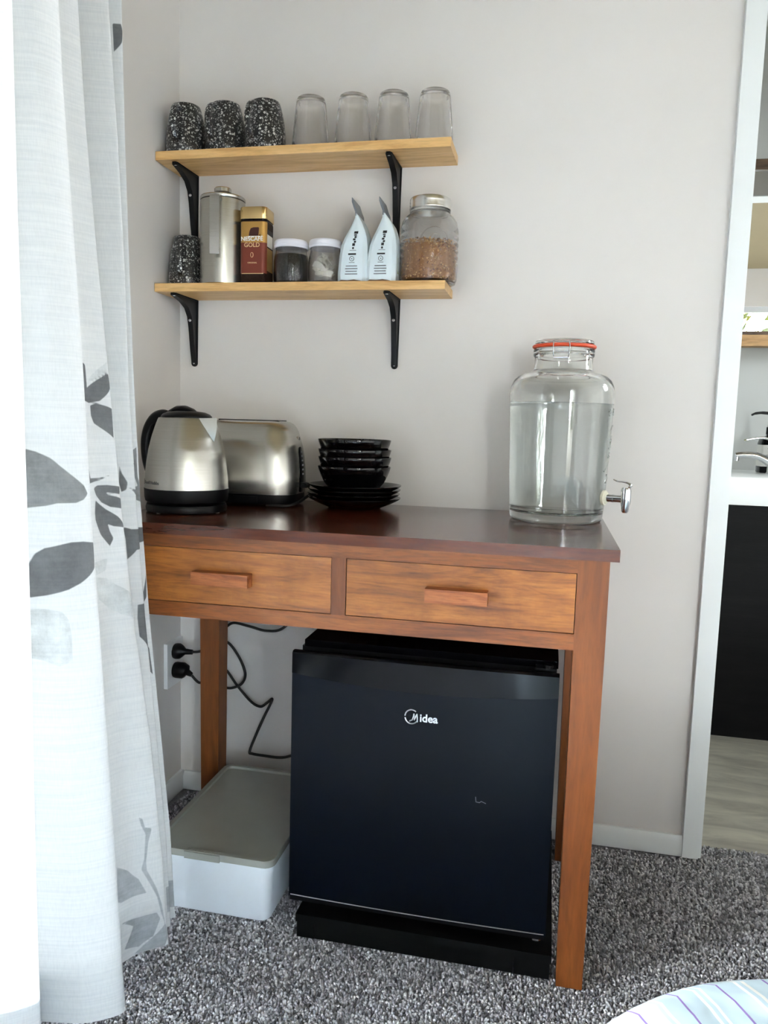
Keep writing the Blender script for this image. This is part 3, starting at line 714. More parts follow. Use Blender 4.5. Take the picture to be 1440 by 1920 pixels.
# ------------------------------------------------------------------ coffee press
t = thing('coffee_press', 'tall brushed steel coffee press beside the gold-lidded jar', 'coffee press', (0.1430, -0.0740, SL), math.radians(10))
bm = B(); lathe(bm, [(0, 0), (0.0475, 0), (0.0495, 0.002), (0.0500, 0.01), (0.0500, 0.184), (0.0485, 0.186), (0, 0.186)], 64); obj('body', bm, 'steel', t)
bm = B(); lathe(bm, [(0, 0.1865), (0.0498, 0.1865), (0.0506, 0.188), (0.0506, 0.192), (0.0490, 0.1940), (0.020, 0.1955), (0, 0.196)], 64); obj('lid', bm, 'steel2', t)
bm = B(); lathe(bm, [(0.006, 0.1955), (0.006, 0.2030), (0.0175, 0.2040), (0.0190, 0.2055), (0.0190, 0.2130), (0.0175, 0.2150), (0, 0.2155)], 40); obj('plunger_knob', bm, 'steel2', t)
bm = B()
pl = [(x*0.82-0.0088, z+0.006) for x, z in [(-0.049, 0.1755), (-0.058, 0.1765), (-0.0760, 0.1765), (-0.0800, 0.170), (-0.0810, 0.120), (-0.0800, 0.058), (-0.0775, 0.052), (-0.0745, 0.052), (-0.0735, 0.058), (-0.0745, 0.120), (-0.0740, 0.166), (-0.0700, 0.1705), (-0.049, 0.1705)]]
prism(bm, pl, 'X', -0.0105, 0.0105); obj('handle', bm, 'steel2', t, bevel=0.0012)

# ------------------------------------------------------------------ instant coffee jar
t = thing('coffee_jar', 'square instant coffee jar with gold lid and brown label', 'jar', (0.2270, -0.078, SL), math.radians(2))
def rr(s, z, r=0.011): return [(x, y, z) for x, y in rrect(-s, s, -s, s, min(r, s*0.9), 6)]
bm = B(); loft(bm, [rr(0.0285, 0), rr(0.030, 0.002), rr(0.030, 0.134), rr(0.0285, 0.138), rr(0.027, 0.1395)]); obj('glass_body', bm, 'coffee', t)
bm = B(); loft(bm, [rr(0.0308, 0.139), rr(0.0312, 0.140), rr(0.0312, 0.1625), rr(0.0302, 0.1645), rr(0.026, 0.1652)]); obj('lid', bm, 'gold', t)
bm = B(); loft(bm, [rr(0.0292, 0.1345), rr(0.0295, 0.1388)]); obj('neck_ring', bm, 'gloss', t)
def wrap(z0, z1, s, mat, nm, seg):
    """label wrapped round the front: seg = polyline in plan"""
    bm = B(); loft(bm, [[(x, y, z0) for x, y in seg], [(x, y, z1) for x, y in seg]], False, False, closed=False); return obj(nm, bm, mat, t)
plan = rrect(-0.0303, 0.0303, -0.0303, 0.0303, 0.011, 6)
front = [p for p in plan if p[1] < -0.012]; front.sort(key=lambda p: p[0])
lab = wrap(0.0885, 0.1330, 0, 'goldlabel', 'label', front)
wrap(0.0230, 0.0885, 0, 'brownlabel', 'label', front); 
bm = B(); box(bm, -0.0245, 0.0295-0.004, -0.03065, -0.03035, 0.0215, 0.0228); obj('label_line', bm, 'paleprint', t)
FY = -0.0306
bm = B(); prism(bm, [(-0.0085, 0.1025), (-0.0070, 0.112), (-0.0040, 0.1185), (0.002, 0.1205), (0.0135, 0.1205), (0.0150, 0.119), (0.0135, 0.1025)], 'Y', FY-0.0002, FY+0.0002); prism(bm, [(0.0150, 0.1025), (0.0165, 0.1055), (0.0185, 0.1055), (0.0172, 0.1025)], 'Y', FY-0.0002, FY+0.0002); obj('mug_emblem', bm, 'darkbrown', t)
bm = B(); box(bm, -0.010, 0.0165, FY-0.0003, FY+0.0002, 0.1008, 0.1020); obj('label_line', bm, 'whiteprint', t)
text('lettering', 'NESCAFÉ', 0.0125, 'whiteprint', t, lambda x, y, d: (x-0.001, FY-0.0004-d, 0.0958+y), 0.0002, bold=0.00025)
text('lettering', 'GOLD', 0.0130, 'paleprint', t, lambda x, y, d: (x-0.001, FY-0.0004-d, 0.0828+y), 0.0002, bold=0.00015)
text('lettering', 'ORIGINAL', 0.0048, 'paleprint', t, lambda x, y, d: (x, FY-0.0004-d, 0.0450+y), 0.0002)
bm = B(); prism(bm, [(0.0035*math.cos(a)-0.001, 0.0620+0.0055*math.sin(a)) for a in np.linspace(0, 2*PI, 20)[:-1]], 'Y', FY-0.0002, FY+0.0002); obj('bean_emblem', bm, 'paleprint', t)
bm = B(); prism(bm, [(0.0024*math.cos(a)-0.001, 0.0620+0.0046*math.sin(a)) for a in np.linspace(0, 2*PI, 20)[:-1]], 'Y', FY-0.0004, FY+0.0002); obj('bean_emblem', bm, 'brownlabel', t)
bm = B(); box(bm, 0.0303, 0.0306, -0.020, 0.016, 0.082, 0.108); obj('side_print', bm, 'whiteprint', t)
bm = B(); box(bm, 0.0303, 0.0307, -0.020, 0.016, 0.109, 0.119); obj('side_print', bm, 'blackprint', t)
bm = B(); box(bm, 0.0303, 0.0306, -0.020, 0.016, 0.030, 0.079); obj('side_print', bm, 'goldlabel', t)

# ------------------------------------------------------------------ two small lidded jars
def closed_lathe(bm, out, inn, n=56):
    lathe(bm, out+inn+[out[0]], n); bmesh.ops.remove_doubles(bm, verts=bm.verts, dist=1e-7)
def small_jar(x, y, label, rz):
    t = thing('small_jar', label, 'jar', (x, y, SL), rz, 'small glass jars with white lids')
    out = [(0.0, 0.0), (0.032, 0.0), (0.0365, 0.003), (0.0385, 0.012), (0.0388, 0.035), (0.0383, 0.052), (0.0365, 0.062), (0.0345, 0.068), (0.0340, 0.082)]
    inn = [(0.0322, 0.082), (0.0328, 0.068), (0.0350, 0.060), (0.0368, 0.051), (0.0373, 0.035), (0.0370, 0.013), (0.0350, 0.0055), (0.031, 0.004), (0.0, 0.004)]
    bm = B(); lathe(bm, out+inn, 56); obj('jar_glass', bm, 'jar', t)
    bm = B(); lathe(bm, [(0, 0.0822), (0.0345, 0.0822), (0.0352, 0.0775), (0.0374, 0.0770), (0.0378, 0.0785), (0.0372, 0.0815), (0.0380, 0.0830), (0.0374, 0.0860), (0.0380, 0.0885), (0.0374, 0.0915), (0.0360, 0.0938), (0.030, 0.0945), (0, 0.0945)], 56); obj('lid', bm, 'white_lid', t)
    return t
j1 = small_jar(0.3085, -0.080, 'small jar of black coffee grounds with white lid, beside the gold-lidded jar', 0.0)
bm = B(); lathe(bm, [(0, 0.0045), (0.0310, 0.0045), (0.0346, 0.006), (0.0366, 0.0135), (0.0369, 0.035), (0.0364, 0.050), (0.0345, 0.0590), (0.0328, 0.0640), (0.015, 0.0665), (0, 0.0655)], 48); g = obj('coffee_grounds', bm, 'grounds', j1); g['kind'] = 'stuff'
bm = B(); prism(bm, [(-0.0065,-0.008),(-0.0035,-0.008),(-0.0035,0.008),(-0.0065,0.008)], 'Z', 0, 0.0002); bm.free()
j2 = small_jar(0.3862, -0.077, 'small jar of folded paper sachets with white lid, beside the pouches', 0.4); j2.scale = (0.96, 0.96, 1.0)
def sachet():
    bm = B(); n = 7; rows = []
    for i in range(n):
        u = i/(n-1); w = 0.0085 + 0.0016*math.sin(u*PI*2); z = 0.004*math.sin(u*PI*1.6)
        th = 0.0004 if i in (0, n-1) else 0.0016
        rows.append([(-0.020+0.040*u, -w, z), (-0.020+0.040*u, -w*0.3, z+th), (-0.020+0.040*u, w*0.3, z+th), (-0.020+0.040*u, w, z), (-0.020+0.040*u, w*0.3, z-th), (-0.020+0.040*u, -w*0.3, z-th)])
    loft(bm, rows); return mesh_from('paper_sachet', bm, 'sachet')
sm = sachet()
rs = random.Random(5)
for k in range(16):
    a = k*2.4; rad = 0.004+0.008*((k*7) % 5)/4; z = 0.016+0.0027*k
    o = bpy.data.objects.new('paper_sachet', sm); COL.objects.link(o); o.location = (0.3862+rad*math.cos(a), -0.077+rad*math.sin(a), SL+z)
    o.rotation_euler = (rs.uniform(-0.9, 0.9), rs.uniform(-0.8, 0.8), rs.uniform(0, PI))
    tag(o, 'pale folded paper sachet inside the second white-lidded jar', 'sachet', 'paper sachets in the small jar')

# ------------------------------------------------------------------ two coffee pouches
def pouch(x, label, lean, first):
    t = thing('coffee_pouch', label, 'pouch', (x, -0.080, SL), 0, 'pale coffee pouches on the lower shelf')
    prof = [  # z, x left, x right, half depth
        (0.0, -0.0335, 0.0330, 0.044), (0.004, -0.0345, 0.0345, 0.046), (0.018, -0.0350, 0.0350, 0.047), (0.040, -0.0335, 0.0350, 0.046), (0.060, -0.0315, 0.0345, 0.045), (0.078, -0.0285, 0.0335, 0.044),
        (0.095, -0.0205+lean*0.2, 0.0310, 0.043), (0.110, -0.0105+lean*0.4, 0.0265, 0.042), (0.124, -0.0010+lean*0.7, 0.0205, 0.042), (0.134, 0.0045+lean*0.8, 0.0145+lean*0.4, 0.042), (0.142, 0.0052+lean*0.8, 0.0090+lean*0.6, 0.042)]
    prof = [(z, a*0.92, b*0.92, d*0.76) for z, a, b, d in prof]
    rings = []
    for z, a, b, d in prof:
        c = (a+b)/2; w = (b-a)/2; e = min(w*0.35, 0.008); bul = 0.004*math.sin(min(1, z/0.12)*PI)
        rings.append([(a, -d+e, z), (a+e, -d, z), (c, -d-bul*0.4-0.002, z), (b-e, -d, z), (b, -d+e, z), (b+bul, 0, z), (b, d-e, z), (b-e, d, z), (c, d, z), (a+e, d, z), (a, d-e, z), (a-bul, 0, z)])
    bm = B(); loft(bm, rings); obj('pouch_body', bm, 'pouch', t)
    # flattened top seam, leaning back over
    bm = B(); xa = 0.0066+lean*0.7
    prism(bm, [(xa+0.0018, 0.138), (xa+0.0010, 0.150), (xa-0.0035, 0.160), (xa-0.0085, 0.1745), (xa-0.0100, 0.1755), (xa-0.0098, 0.166), (xa-0.0062, 0.156), (xa-0.0022, 0.146), (xa-0.0018, 0.138)], 'Y', -0.0335, 0.0335); obj('top_seam', bm, 'pouchdark', t)
    # dark opening edge of the gusset under the base
    bm = B(); prism(bm, [(-0.0295, 0.0003), (-0.022, 0.0045), (-0.008, 0.0035), (0.006, 0.0050), (0.018, 0.0030), (0.0285, 0.0003)], 'Y', -0.0378, -0.0335); obj('base_gusset', bm, 'kraft', t)
    def fd(z):
        k = max(i for i in range(len(prof)) if prof[i][0] <= z); k = min(k, len(prof)-2); u = (z-prof[k][0])/(prof[k+1][0]-prof[k][0])
        a = prof[k][1]*(1-u)+prof[k+1][1]*u; b = prof[k][2]*(1-u)+prof[k+1][2]*u; d = prof[k][3]*(1-u)+prof[k+1][3]*u
        return (a+b)/2, -d-0.0024-0.0016*math.sin(min(1, z/0.12)*PI)-0.0002
    def mark(nm, z0, z1, w0, dx=0.0, mat='blackprint'):
        c0, y0 = fd(z0); c1, y1 = fd(z1); bm = B()
        loft(bm, [[(c0+dx-w0, y0, z0), (c0+dx+w0, y0, z0), (c0+dx+w0, y0+0.001, z0), (c0+dx-w0, y0+0.001, z0)], [(c1+dx-w0, y1, z1), (c1+dx+w0, y1, z1), (c1+dx+w0, y1+0.001, z1), (c1+dx-w0, y1+0.001, z1)]])
        obj(nm, bm, mat, t)
    mark('printed_bar', 0.0560, 0.0590, 0.0085)
    for k in range(4): mark('printed_line', 0.0155+k*0.0055, 0.0172+k*0.0055, 0.0135-0.0012*(k % 2), 0.0, 'greyprint')
    c, y = fd(0.047)
    bm = B(); tube(bm, [(c+0.0048*math.cos(a), y-0.0001, 0.0478+0.0048*math.sin(a)) for a in np.linspace(0, 2*PI, 18)[:-1]], 0.0005, 6, closed=True); lathe(bm, [(0,0),(0.0012,0),(0.0012,0.0012),(0,0.0012)], 8, (c, y)); 
    for v in bm.verts:
        if v.co.z < 0.004: v.co.z += 0.047
    obj('printed_emblem', bm, 'blackprint', t)
    mark('printed_line', 0.0395, 0.0405, 0.006, 0, 'greyprint')
    mark('printed_line', 0.0650, 0.0658, 0.007, 0.001, 'greyprint')
    for z0, z1, w, dx in ((0.0680, 0.0720, 0.0018, 0.001), (0.0745, 0.0800, 0.0028, 0.0015), (0.0812, 0.0850, 0.0022, 0.0035), (0.0862, 0.0900, 0.0026, 0.001), (0.0910, 0.0950, 0.0022, 0.003), (0.0960, 0.0985, 0.0028, 0.002), (0.1000, 0.1050, 0.0042, 0.0025)): mark('printed_letter', z0, z1, w, dx)
    bm = B(); box(bm, 0.0330, 0.0338, -0.016, 0.020, 0.020, 0.052); obj('printed_panel', bm, 'greenprint', t)
    return t
pouch(0.4562, 'pale blue coffee pouch with folded top, left of the two', 0.0, True)
pouch(0.5193, 'pale blue coffee pouch with folded top, beside the muesli jar', -0.005, False)

# ------------------------------------------------------------------ muesli jar
t = thing('storage_jar', 'large embossed glass jar of muesli with a metal screw lid', 'jar', (0.6138, -0.0635, SL), 0.35)
out = [(0, 0.0), (0.052, 0.0), (0.0585, 0.003), (0.0615, 0.010)]
for k in range(46):
    z = 0.014+0.098*k/45; r = 0.0622
    if 0.040 < z < 0.108: r += 0.0008*math.sin((z-0.040)/0.0135*2*PI)
    out.append((r, z))
out += [(0.0615, 0.118), (0.0585, 0.130), (0.0520, 0.1400), (0.0440, 0.1470), (0.0415, 0.1500), (0.0412, 0.1700)]
inn = [(0.0390, 0.1700), (0.0392, 0.1500), (0.0420, 0.1455), (0.0500, 0.1380), (0.0562, 0.1290), (0.0590, 0.1180), (0.0596, 0.060), (0.0592, 0.012), (0.0560, 0.007), (0.050, 0.006), (0, 0.006)]
bm = B(); lathe(bm, out+inn, 72)
for v in bm.verts:   # the ribs run only round the sides: flatten them behind the round medallion on the front
    r = v.co.xy.length
    if r > 0.0600 and 0.036 < v.co.z < 0.112:
        a = abs(math.atan2(v.co.x, -v.co.y)); k = max(0, min(1, (0.75-a)/0.2))
        if k: s = (r*(1-k)+0.0622*k)/r; v.co.x *= s; v.co.y *= s
obj('jar_glass', bm, 'bigjar', t)
def emb(pts, r, closed=False, R=0.0624, zc=0.078):
    bm = B(); tube(bm, [(R*math.sin(x/R), -R*math.cos(x/R), zc+z) for x, z in pts], r, 8, closed=closed); return bm
obj('embossing', emb([(0.031*math.cos(a), 0.031*math.sin(a)) for a in np.linspace(0, 2*PI, 41)[:-1]], 0.0009, True), 'jar', t)
obj('embossing', emb(smoothpath([(-0.012, -0.012, 0), (-0.009, 0.012, 0), (-0.006, 0.016, 0)], 4) and [(p[0], p[1]) for p in smoothpath([(-0.004, -0.014, 0), (-0.002, 0.004, 0), (0.001, 0.014, 0)], 5)], 0.0011), 'jar', t)
obj('embossing', emb([(p[0], p[1]) for p in smoothpath([(-0.010, 0.010, 0), (-0.002, 0.017, 0), (0.009, 0.014, 0), (0.009, 0.004, 0), (0.000, 0.000, 0), (0.006, -0.008, 0), (0.014, -0.015, 0)], 5)], 0.0011), 'jar', t)
bm = B(); lathe(bm, [(0.0413, 0.1490), (0.0435, 0.1495), (0.0440, 0.1510), (0.0436, 0.1530)], 56); obj('neck_bead', bm, 'jar', t)
bm = B()
pr = [(0, 0.1702), (0.0422, 0.1702), (0.0424, 0.1570), (0.0442, 0.1560)]
for k in range(14): pr.append((0.0442+0.0003*math.sin(k*PI), 0.1562+0.0013*k))
lathe(bm, pr[:4]+[(0.0445, 0.1580), (0.0438, 0.1610), (0.0444, 0.1640), (0.0438, 0.1670), (0.0444, 0.1700), (0.0440, 0.1760), (0.0425, 0.1790), (0.0395, 0.1800), (0.0380, 0.1790), (0, 0.1790)], 64); obj('lid', bm, 'lidmetal', t)
# muesli: a heap core with loose flakes all over it
bm = B(); lathe(bm, [(0, 0.0068), (0.052, 0.0068), (0.0570, 0.012), (0.0578, 0.06), (0.0560, 0.0800), (0.030, 0.0850), (0, 0.0830)], 40)
for f in bm.faces: pass
rs = random.Random(3)
for k in range(2200):
    if rs.random() < 0.78: a, z = rs.uniform(0, 2*PI), rs.uniform(0.009, 0.086); rad = 0.0578-rs.random()*0.003
    else:
        a, q = rs.uniform(0, 2*PI), math.sqrt(rs.random())*0.056; rad = q; z = 0.085+rs.uniform(0, 0.004)
    if rad > 0.0575: rad = 0.0575
    c = Vector((math.cos(a)*rad, math.sin(a)*rad, z)); n = Vector((rs.uniform(-1,1), rs.uniform(-1,1), rs.uniform(-1,1))).normalized(); s = n.orthogonal().normalized(); e = n.cross(s)
    l = rs.uniform(0.0018, 0.0040); ww = l*rs.uniform(0.5, 0.9); q = [c+s*l, c+e*ww, c-s*l, c-e*ww, c+n*l*0.4, c-n*l*0.4]
    for p in q:
        if p.xy.length > 0.0588: p.xy *= 0.0588/p.xy.length
    V = [bm.verts.new(p) for p in q]
    for i in range(4):
        j = (i+1) % 4; bm.faces.new((V[i], V[j], V[4])); bm.faces.new((V[j], V[i], V[5]))
o = obj('muesli', bm, 'muesli', t, smooth=False); o['kind'] = 'stuff'

# ------------------------------------------------------------------ kettle
t = thing('kettle', 'brushed steel kettle with black lid and handle at the left end of the table', 'kettle', (0.1780, -0.3220, H), -0.28)
bm = B(); lathe(bm, [(0, 0.0015), (0.074, 0.0015), (0.0790, 0.003), (0.0800, 0.010), (0.0780, 0.0165), (0.070, 0.0185), (0, 0.0185)], 64); obj('power_base', bm, 'plastic', t)
for a in (0.3, 2.4, 4.5):
    bm = B(); lathe(bm, [(0, 0), (0.004, 0), (0.004, 0.002), (0, 0.002)], 12, (0.066*math.cos(a), 0.066*math.sin(a))); obj('foot', bm, 'socket', t)
bm = B(); lathe(bm, [(0, 0.0195), (0.0760, 0.0195), (0.0805, 0.0230), (0.0822, 0.030), (0.0828, 0.0475), (0, 0.0475)], 64); obj('lower_body', bm, 'plastic', t)
def kr(z):
    zs = [0.0478, 0.075, 0.10, 0.125, 0.15, 0.17, 0.184, 0.1865]; rs_ = [0.0822, 0.0806, 0.0778, 0.0736, 0.0676, 0.0611, 0.0555, 0.0540]
    return float(np.interp(z, zs, rs_))
bm = B(); lathe(bm, [(0, 0.0478)] + [(kr(z), z) for z in np.concatenate([np.linspace(0.0478, 0.184, 24), [0.1865]])] + [(0.050, 0.1870), (0, 0.1870)], 72); obj('steel_body', bm, 'steel', t)
# spout: pressed V at the rim
bm = B(); zb = 0.142; tip = Vector((kr(0.186)+0.023, 0, 0.1885))
L = []
for s in (1, -1):
    a = 0.40; L.append([Vector((kr(z)*math.cos(s*aa)+0.0004, kr(z)*math.sin(s*aa), z)) for z, aa in ((0.187, a), (0.170, a*0.66), (0.155, a*0.32), (zb, 0.02))])
mid = [tip, Vector((kr(0.170)+0.0165, 0, 0.170)), Vector((kr(0.155)+0.0085, 0, 0.155)), Vector((kr(zb)+0.0008, 0, zb))]
rows = [[bm.verts.new(p) for p in L[0]], [bm.verts.new(p) for p in mid], [bm.verts.new(p) for p in L[1]]]
for a, b in zip(rows, rows[1:]):
    for k in range(3): bm.faces.new((a[k], a[k+1], b[k+1], b[k]))
c = bm.verts.new((kr(0.186)-0.012, 0, 0.1868)); bm.faces.new((rows[0][0], rows[1][0], c)); bm.faces.new((rows[1][0], rows[2][0], c))
obj('spout', bm, 'spout', t, angle=20)
bm = B(); lathe(bm, [(0, 0.1872), (0.0500, 0.1872), (0.0495, 0.1905), (0.0455, 0.1945), (0.036, 0.1985), (0.020, 0.2005), (0, 0.2010)], 56); obj('lid', bm, 'plastic', t)
bm = B()   # raised thumb ridge running from the lid into the handle
rings = []
for x, w, z0, z1 in ((0.022, 0.006, 0.199, 0.2005), (0.012, 0.012, 0.1985, 0.2060), (-0.004, 0.0145, 0.1975, 0.2115), (-0.022, 0.0150, 0.194, 0.2110), (-0.040, 0.0140, 0.188, 0.2030), (-0.050, 0.0125, 0.184, 0.1960)):
    rings.append([(x, w*math.cos(a), (z0+z1)/2+(z1-z0)/2*math.sin(a)) for a in np.linspace(0, 2*PI, 17)[:-1]])
loft(bm, rings); obj('lid_grip', bm, 'plastic', t)
bm = B()
pts = smoothpath([(-0.046, 0, 0.186), (-0.062, 0, 0.190), (-0.082, 0, 0.184), (-0.098, 0, 0.166), (-0.106, 0, 0.140), (-0.1065, 0, 0.112), (-0.101, 0, 0.086), (-0.091, 0, 0.068), (-0.0815, 0, 0.060)], 5)
rad = np.interp(np.linspace(0, 1, len(pts)), [0, 0.15, 0.5, 0.85, 1], [0.012, 0.0135, 0.014, 0.012, 0.008]).tolist()
tube(bm, pts, rad, 14); obj('handle', bm, 'gloss', t)
def onbody(a0, z0):
    def f(x, y, d):
        z = z0+y; r = kr(z)+0.0003+d; a = a0+x/0.080; return (r*math.cos(a), r*math.sin(a), z)
    return f
A0 = -1.85
text('lettering', 'Russell Hobbs', 0.0092, 'blackprint', t, onbody(A0, 0.0600), 0.0001)
bm = B(); f = onbody(A0, 0.0600)
for x0, x1 in ((-0.0345, -0.0325),): loft(bm, [[f(x0, -0.005, -0.0001), f(x1, -0.005, -0.0001), f(x1, 0.006, -0.0001), f(x0, 0.006, -0.0001)], [f(x0, -0.005, 0.0002), f(x1, -0.005, 0.0002), f(x1, 0.006, 0.0002), f(x0, 0.006, 0.0002)]])
obj('emblem', bm, 'darkbrown', t)

# ------------------------------------------------------------------ toaster
t = thing('toaster', 'two-slice satin steel toaster standing behind the kettle', 'toaster', (0.2340, -0.1120, H), 0.02)
def ring(hx, hy, z, r, n=8): return [(x, y, z) for x, y in rrect(-hx, hx, -hy, hy, min(r, hx*0.98, hy*0.98), n)]
bm = B()
loft(bm, [ring(0.108, 0.070, 0.004, 0.05), ring(0.112, 0.074, 0.006, 0.05), ring(0.1135, 0.0755, 0.012, 0.05), ring(0.1135, 0.0755, 0.0265, 0.05)]); obj('base', bm, 'plastic', t)
for a in (-1, 1):
    for b in (-1, 1):
        bm = B(); lathe(bm, [(0, 0), (0.008, 0), (0.008, 0.0045), (0, 0.0045)], 14, (a*0.085, b*0.045)); obj('foot', bm, 'plastic', t)
prof = [(0.1150, 0.0770, 0.0270, 0.052), (0.1165, 0.0785, 0.045, 0.054), (0.1165, 0.0785, 0.075, 0.056), (0.1145, 0.0765, 0.105, 0.057), (0.1110, 0.0730, 0.130, 0.057), (0.1070, 0.0690, 0.148, 0.056), (0.1030, 0.0645, 0.162, 0.053), (0.0985, 0.0595, 0.172, 0.050), (0.092, 0.0530, 0.1795, 0.045), (0.084, 0.0450, 0.1840, 0.038), (0.074, 0.0360, 0.1855, 0.030)]
bm = B(); loft(bm, [ring(*q) for q in prof]); obj('steel_shell', bm, 'steel', t, angle=60)
for y in (-0.0170, 0.0170):
    bm = B(); box(bm, -0.070, 0.070, y-0.0110, y+0.0110, 0.182, 0.1875); obj('bread_slot', bm, 'plastic', t, bevel=0.002)
bm = B()   # control panel: long rounded strip on the right-hand end
rings = []
for z, w in ((0.030, 0.010), (0.034, 0.0150), (0.060, 0.0165), (0.095, 0.0155), (0.118, 0.0125), (0.127, 0.008), (0.130, 0.003)):
    hx = float(np.interp(z, [q[2] for q in prof], [q[0] for q in prof])); rings.append([(hx-0.004, -w, z), (hx+0.0012, -w, z), (hx+0.0024, -w*0.7, z), (hx+0.0024, w*0.7, z), (hx+0.0012, w, z), (hx-0.004, w, z)])
loft(bm, rings); obj('control_panel', bm, 'gloss', t)
for k, z in enumerate((0.070, 0.080, 0.090, 0.100, 0.110, 0.119)):
    hx = float(np.interp(z, [q[2] for q in prof], [q[0] for q in prof])); bm = B(); box(bm, hx+0.0020, hx+0.0032, -0.0045, 0.0045, z-0.0018, z+0.0018); obj('button', bm, 'greyprint', t, bevel=0.0004)
bm = B(); prism(bm, [(0.117, 0.052), (0.130, 0.050), (0.133, 0.046), (0.132, 0.040), (0.117, 0.040)], 'Y', -0.013, 0.013); obj('lever', bm, 'plastic', t, bevel=0.0015)
bm = B(); hx = 0.1085; tube(bm, [(hx-0.0002*k, 0.007*math.cos(a), 0.146+0.007*math.sin(a)) for k, a in enumerate(np.linspace(0, 2*PI, 22)[:-1])], 0.0009, 8, closed=True); obj('cancel_button', bm, 'steel2', t)
bm = B(); box(bm, -0.015, 0.040, -0.0775, -0.0740, 0.008, 0.022); obj('crumb_tray', bm, 'plastic', t, bevel=0.001)
bm = B(); tube(bm, smoothpath([(0.060, -0.074, 0.0040), (0.105, -0.068, 0.0042), (0.122, -0.040, 0.010), (0.132, -0.012, 0.020), (0.1415, 0.006, 0.0275)], 6), 0.0034, 10); obj('power_lead', bm, 'cord', t)

# ------------------------------------------------------------------ plates and bowls
PX_, PY_ = 0.4720, -0.1085
def plate_mesh():
    bm = B(); lathe(bm, [(0, 0.0020), (0.052, 0.0020), (0.054, 0.0), (0.057, 0.0), (0.059, 0.0025), (0.082, 0.0115), (0.0990, 0.0205), (0.1020, 0.0232), (0.1020, 0.0248), (0.0995, 0.0250), (0.081, 0.0155), (0.060, 0.0070), (0.050, 0.0058), (0, 0.0058)], 72)
    return mesh_from('dinner_plate', bm, 'ceramic', angle=60)
pm = plate_mesh()
for k, lab in enumerate(('black glazed plate at the bottom of the stack, on the tabletop', 'black glazed plate, second from the tabletop', 'black glazed plate, third from the tabletop', 'black glazed top plate, carrying the bowls')):
    o = bpy.data.objects.new('dinner_plate', pm); COL.objects.link(o); o.location = (PX_+(0.001, -0.0008, 0.0006, 0.0018)[k], PY_, H+0.0092*k); tag(o, lab, 'plate', 'stack of black plates')
zb = H+0.0092*3+0.0058
def bowl_mesh():
    bm = B(); lathe(bm, [(0, 0.0015), (0.034, 0.0015), (0.036, 0.0), (0.040, 0.0), (0.0435, 0.0020), (0.056, 0.011), (0.066, 0.023), (0.0735, 0.037), (0.0785, 0.050), (0.0805, 0.0575), (0.0800, 0.0590), (0.0780, 0.0590), (0.0760, 0.0500), (0.0705, 0.037), (0.0625, 0.0235), (0.052, 0.013), (0.038, 0.0065), (0, 0.0050)], 72)
    return mesh_from('bowl', bm, 'ceramic', angle=60)
wm = bowl_mesh(); z = zb
for k, lab in enumerate(('black glazed bowl resting on the top plate, lowest of the bowls', 'black glazed bowl, second up in the stack of bowls', 'black glazed bowl, third up in the stack of bowls', 'black glazed bowl at the very top of the stack')):
    o = bpy.data.objects.new('bowl', wm); COL.objects.link(o); o.location = (PX_-0.001+(0, 0.0008, 0.0004, -0.0006)[k], PY_, z); tag(o, lab, 'bowl', 'stack of black bowls'); z += (0.0205, 0.0165, 0.0215, 0)[k]

# ------------------------------------------------------------------ glass water dispenser
t = thing('water_dispenser', 'large glass water dispenser with orange seal and chrome tap', 'dispenser', (0.9080, -0.1330, H))
out = [(0, 0.004), (0.060, 0.003), (0.080, 0.000), (0.0900, 0.0015), (0.0935, 0.006), (0.0940, 0.014), (0.0955, 0.030), (0.0985, 0.10), (0.1015, 0.18), (0.1035, 0.235), (0.1035, 0.258), (0.1015, 0.272), (0.0965, 0.283), (0.0880, 0.2910), (0.0760, 0.2960), (0.0640, 0.2990), (0.0585, 0.3040), (0.0570, 0.312), (0.0575, 0.328), (0.0600, 0.3310), (0.0605, 0.3345), (0.0590, 0.3370), (0.0605, 0.3395), (0.0605, 0.3430), (0.0585, 0.3455)]
inn = [(0.0525, 0.3455), (0.0525, 0.310), (0.0540, 0.3020), (0.0620, 0.2945), (0.0750, 0.2910), (0.0860, 0.2860), (0.0935, 0.2790), (0.0980, 0.2700), (0.0998, 0.258), (0.0998, 0.235), (0.0980, 0.18), (0.0950, 0.10), (0.0920, 0.032), (0.0890, 0.022), (0.080, 0.0175), (0.050, 0.0185), (0, 0.0195)]
bm = B(); lathe(bm, out+inn, 96); obj('glass_body', bm, 'dispglass', t)
win = [(0, 0.0190), (0.050, 0.0180), (0.080, 0.0170), (0.0893, 0.0215), (0.0924, 0.032), (0.0954, 0.10), (0.0984, 0.18), (0.1000, 0.228), (0.1003, 0.2375), (0.0990, 0.2372), (0.0, 0.2372)]
bm = B(); lathe(bm, win, 96); obj('water', bm, 'water', t, angle=40)
bm = B(); lathe(bm, [(0.0530, 0.3462), (0.0610, 0.3465), (0.0632, 0.3485), (0.0632, 0.3510), (0.0612, 0.3530), (0.0530, 0.3530), (0.0530, 0.3462)], 64); bmesh.ops.remove_doubles(bm, verts=bm.verts, dist=1e-7); obj('seal_ring', bm, 'rubber', t)
bm = B(); lathe(bm, [(0, 0.3440), (0.0500, 0.3440), (0.0515, 0.3455), (0.0520, 0.3535), (0.0570, 0.3540), (0.0585, 0.3560), (0.0580, 0.3600), (0.0555, 0.3620), (0.050, 0.3610), (0.046, 0.3590), (0, 0.3590)], 64); obj('lid', bm, 'dispglass', t)
bm = B()   # wire bail
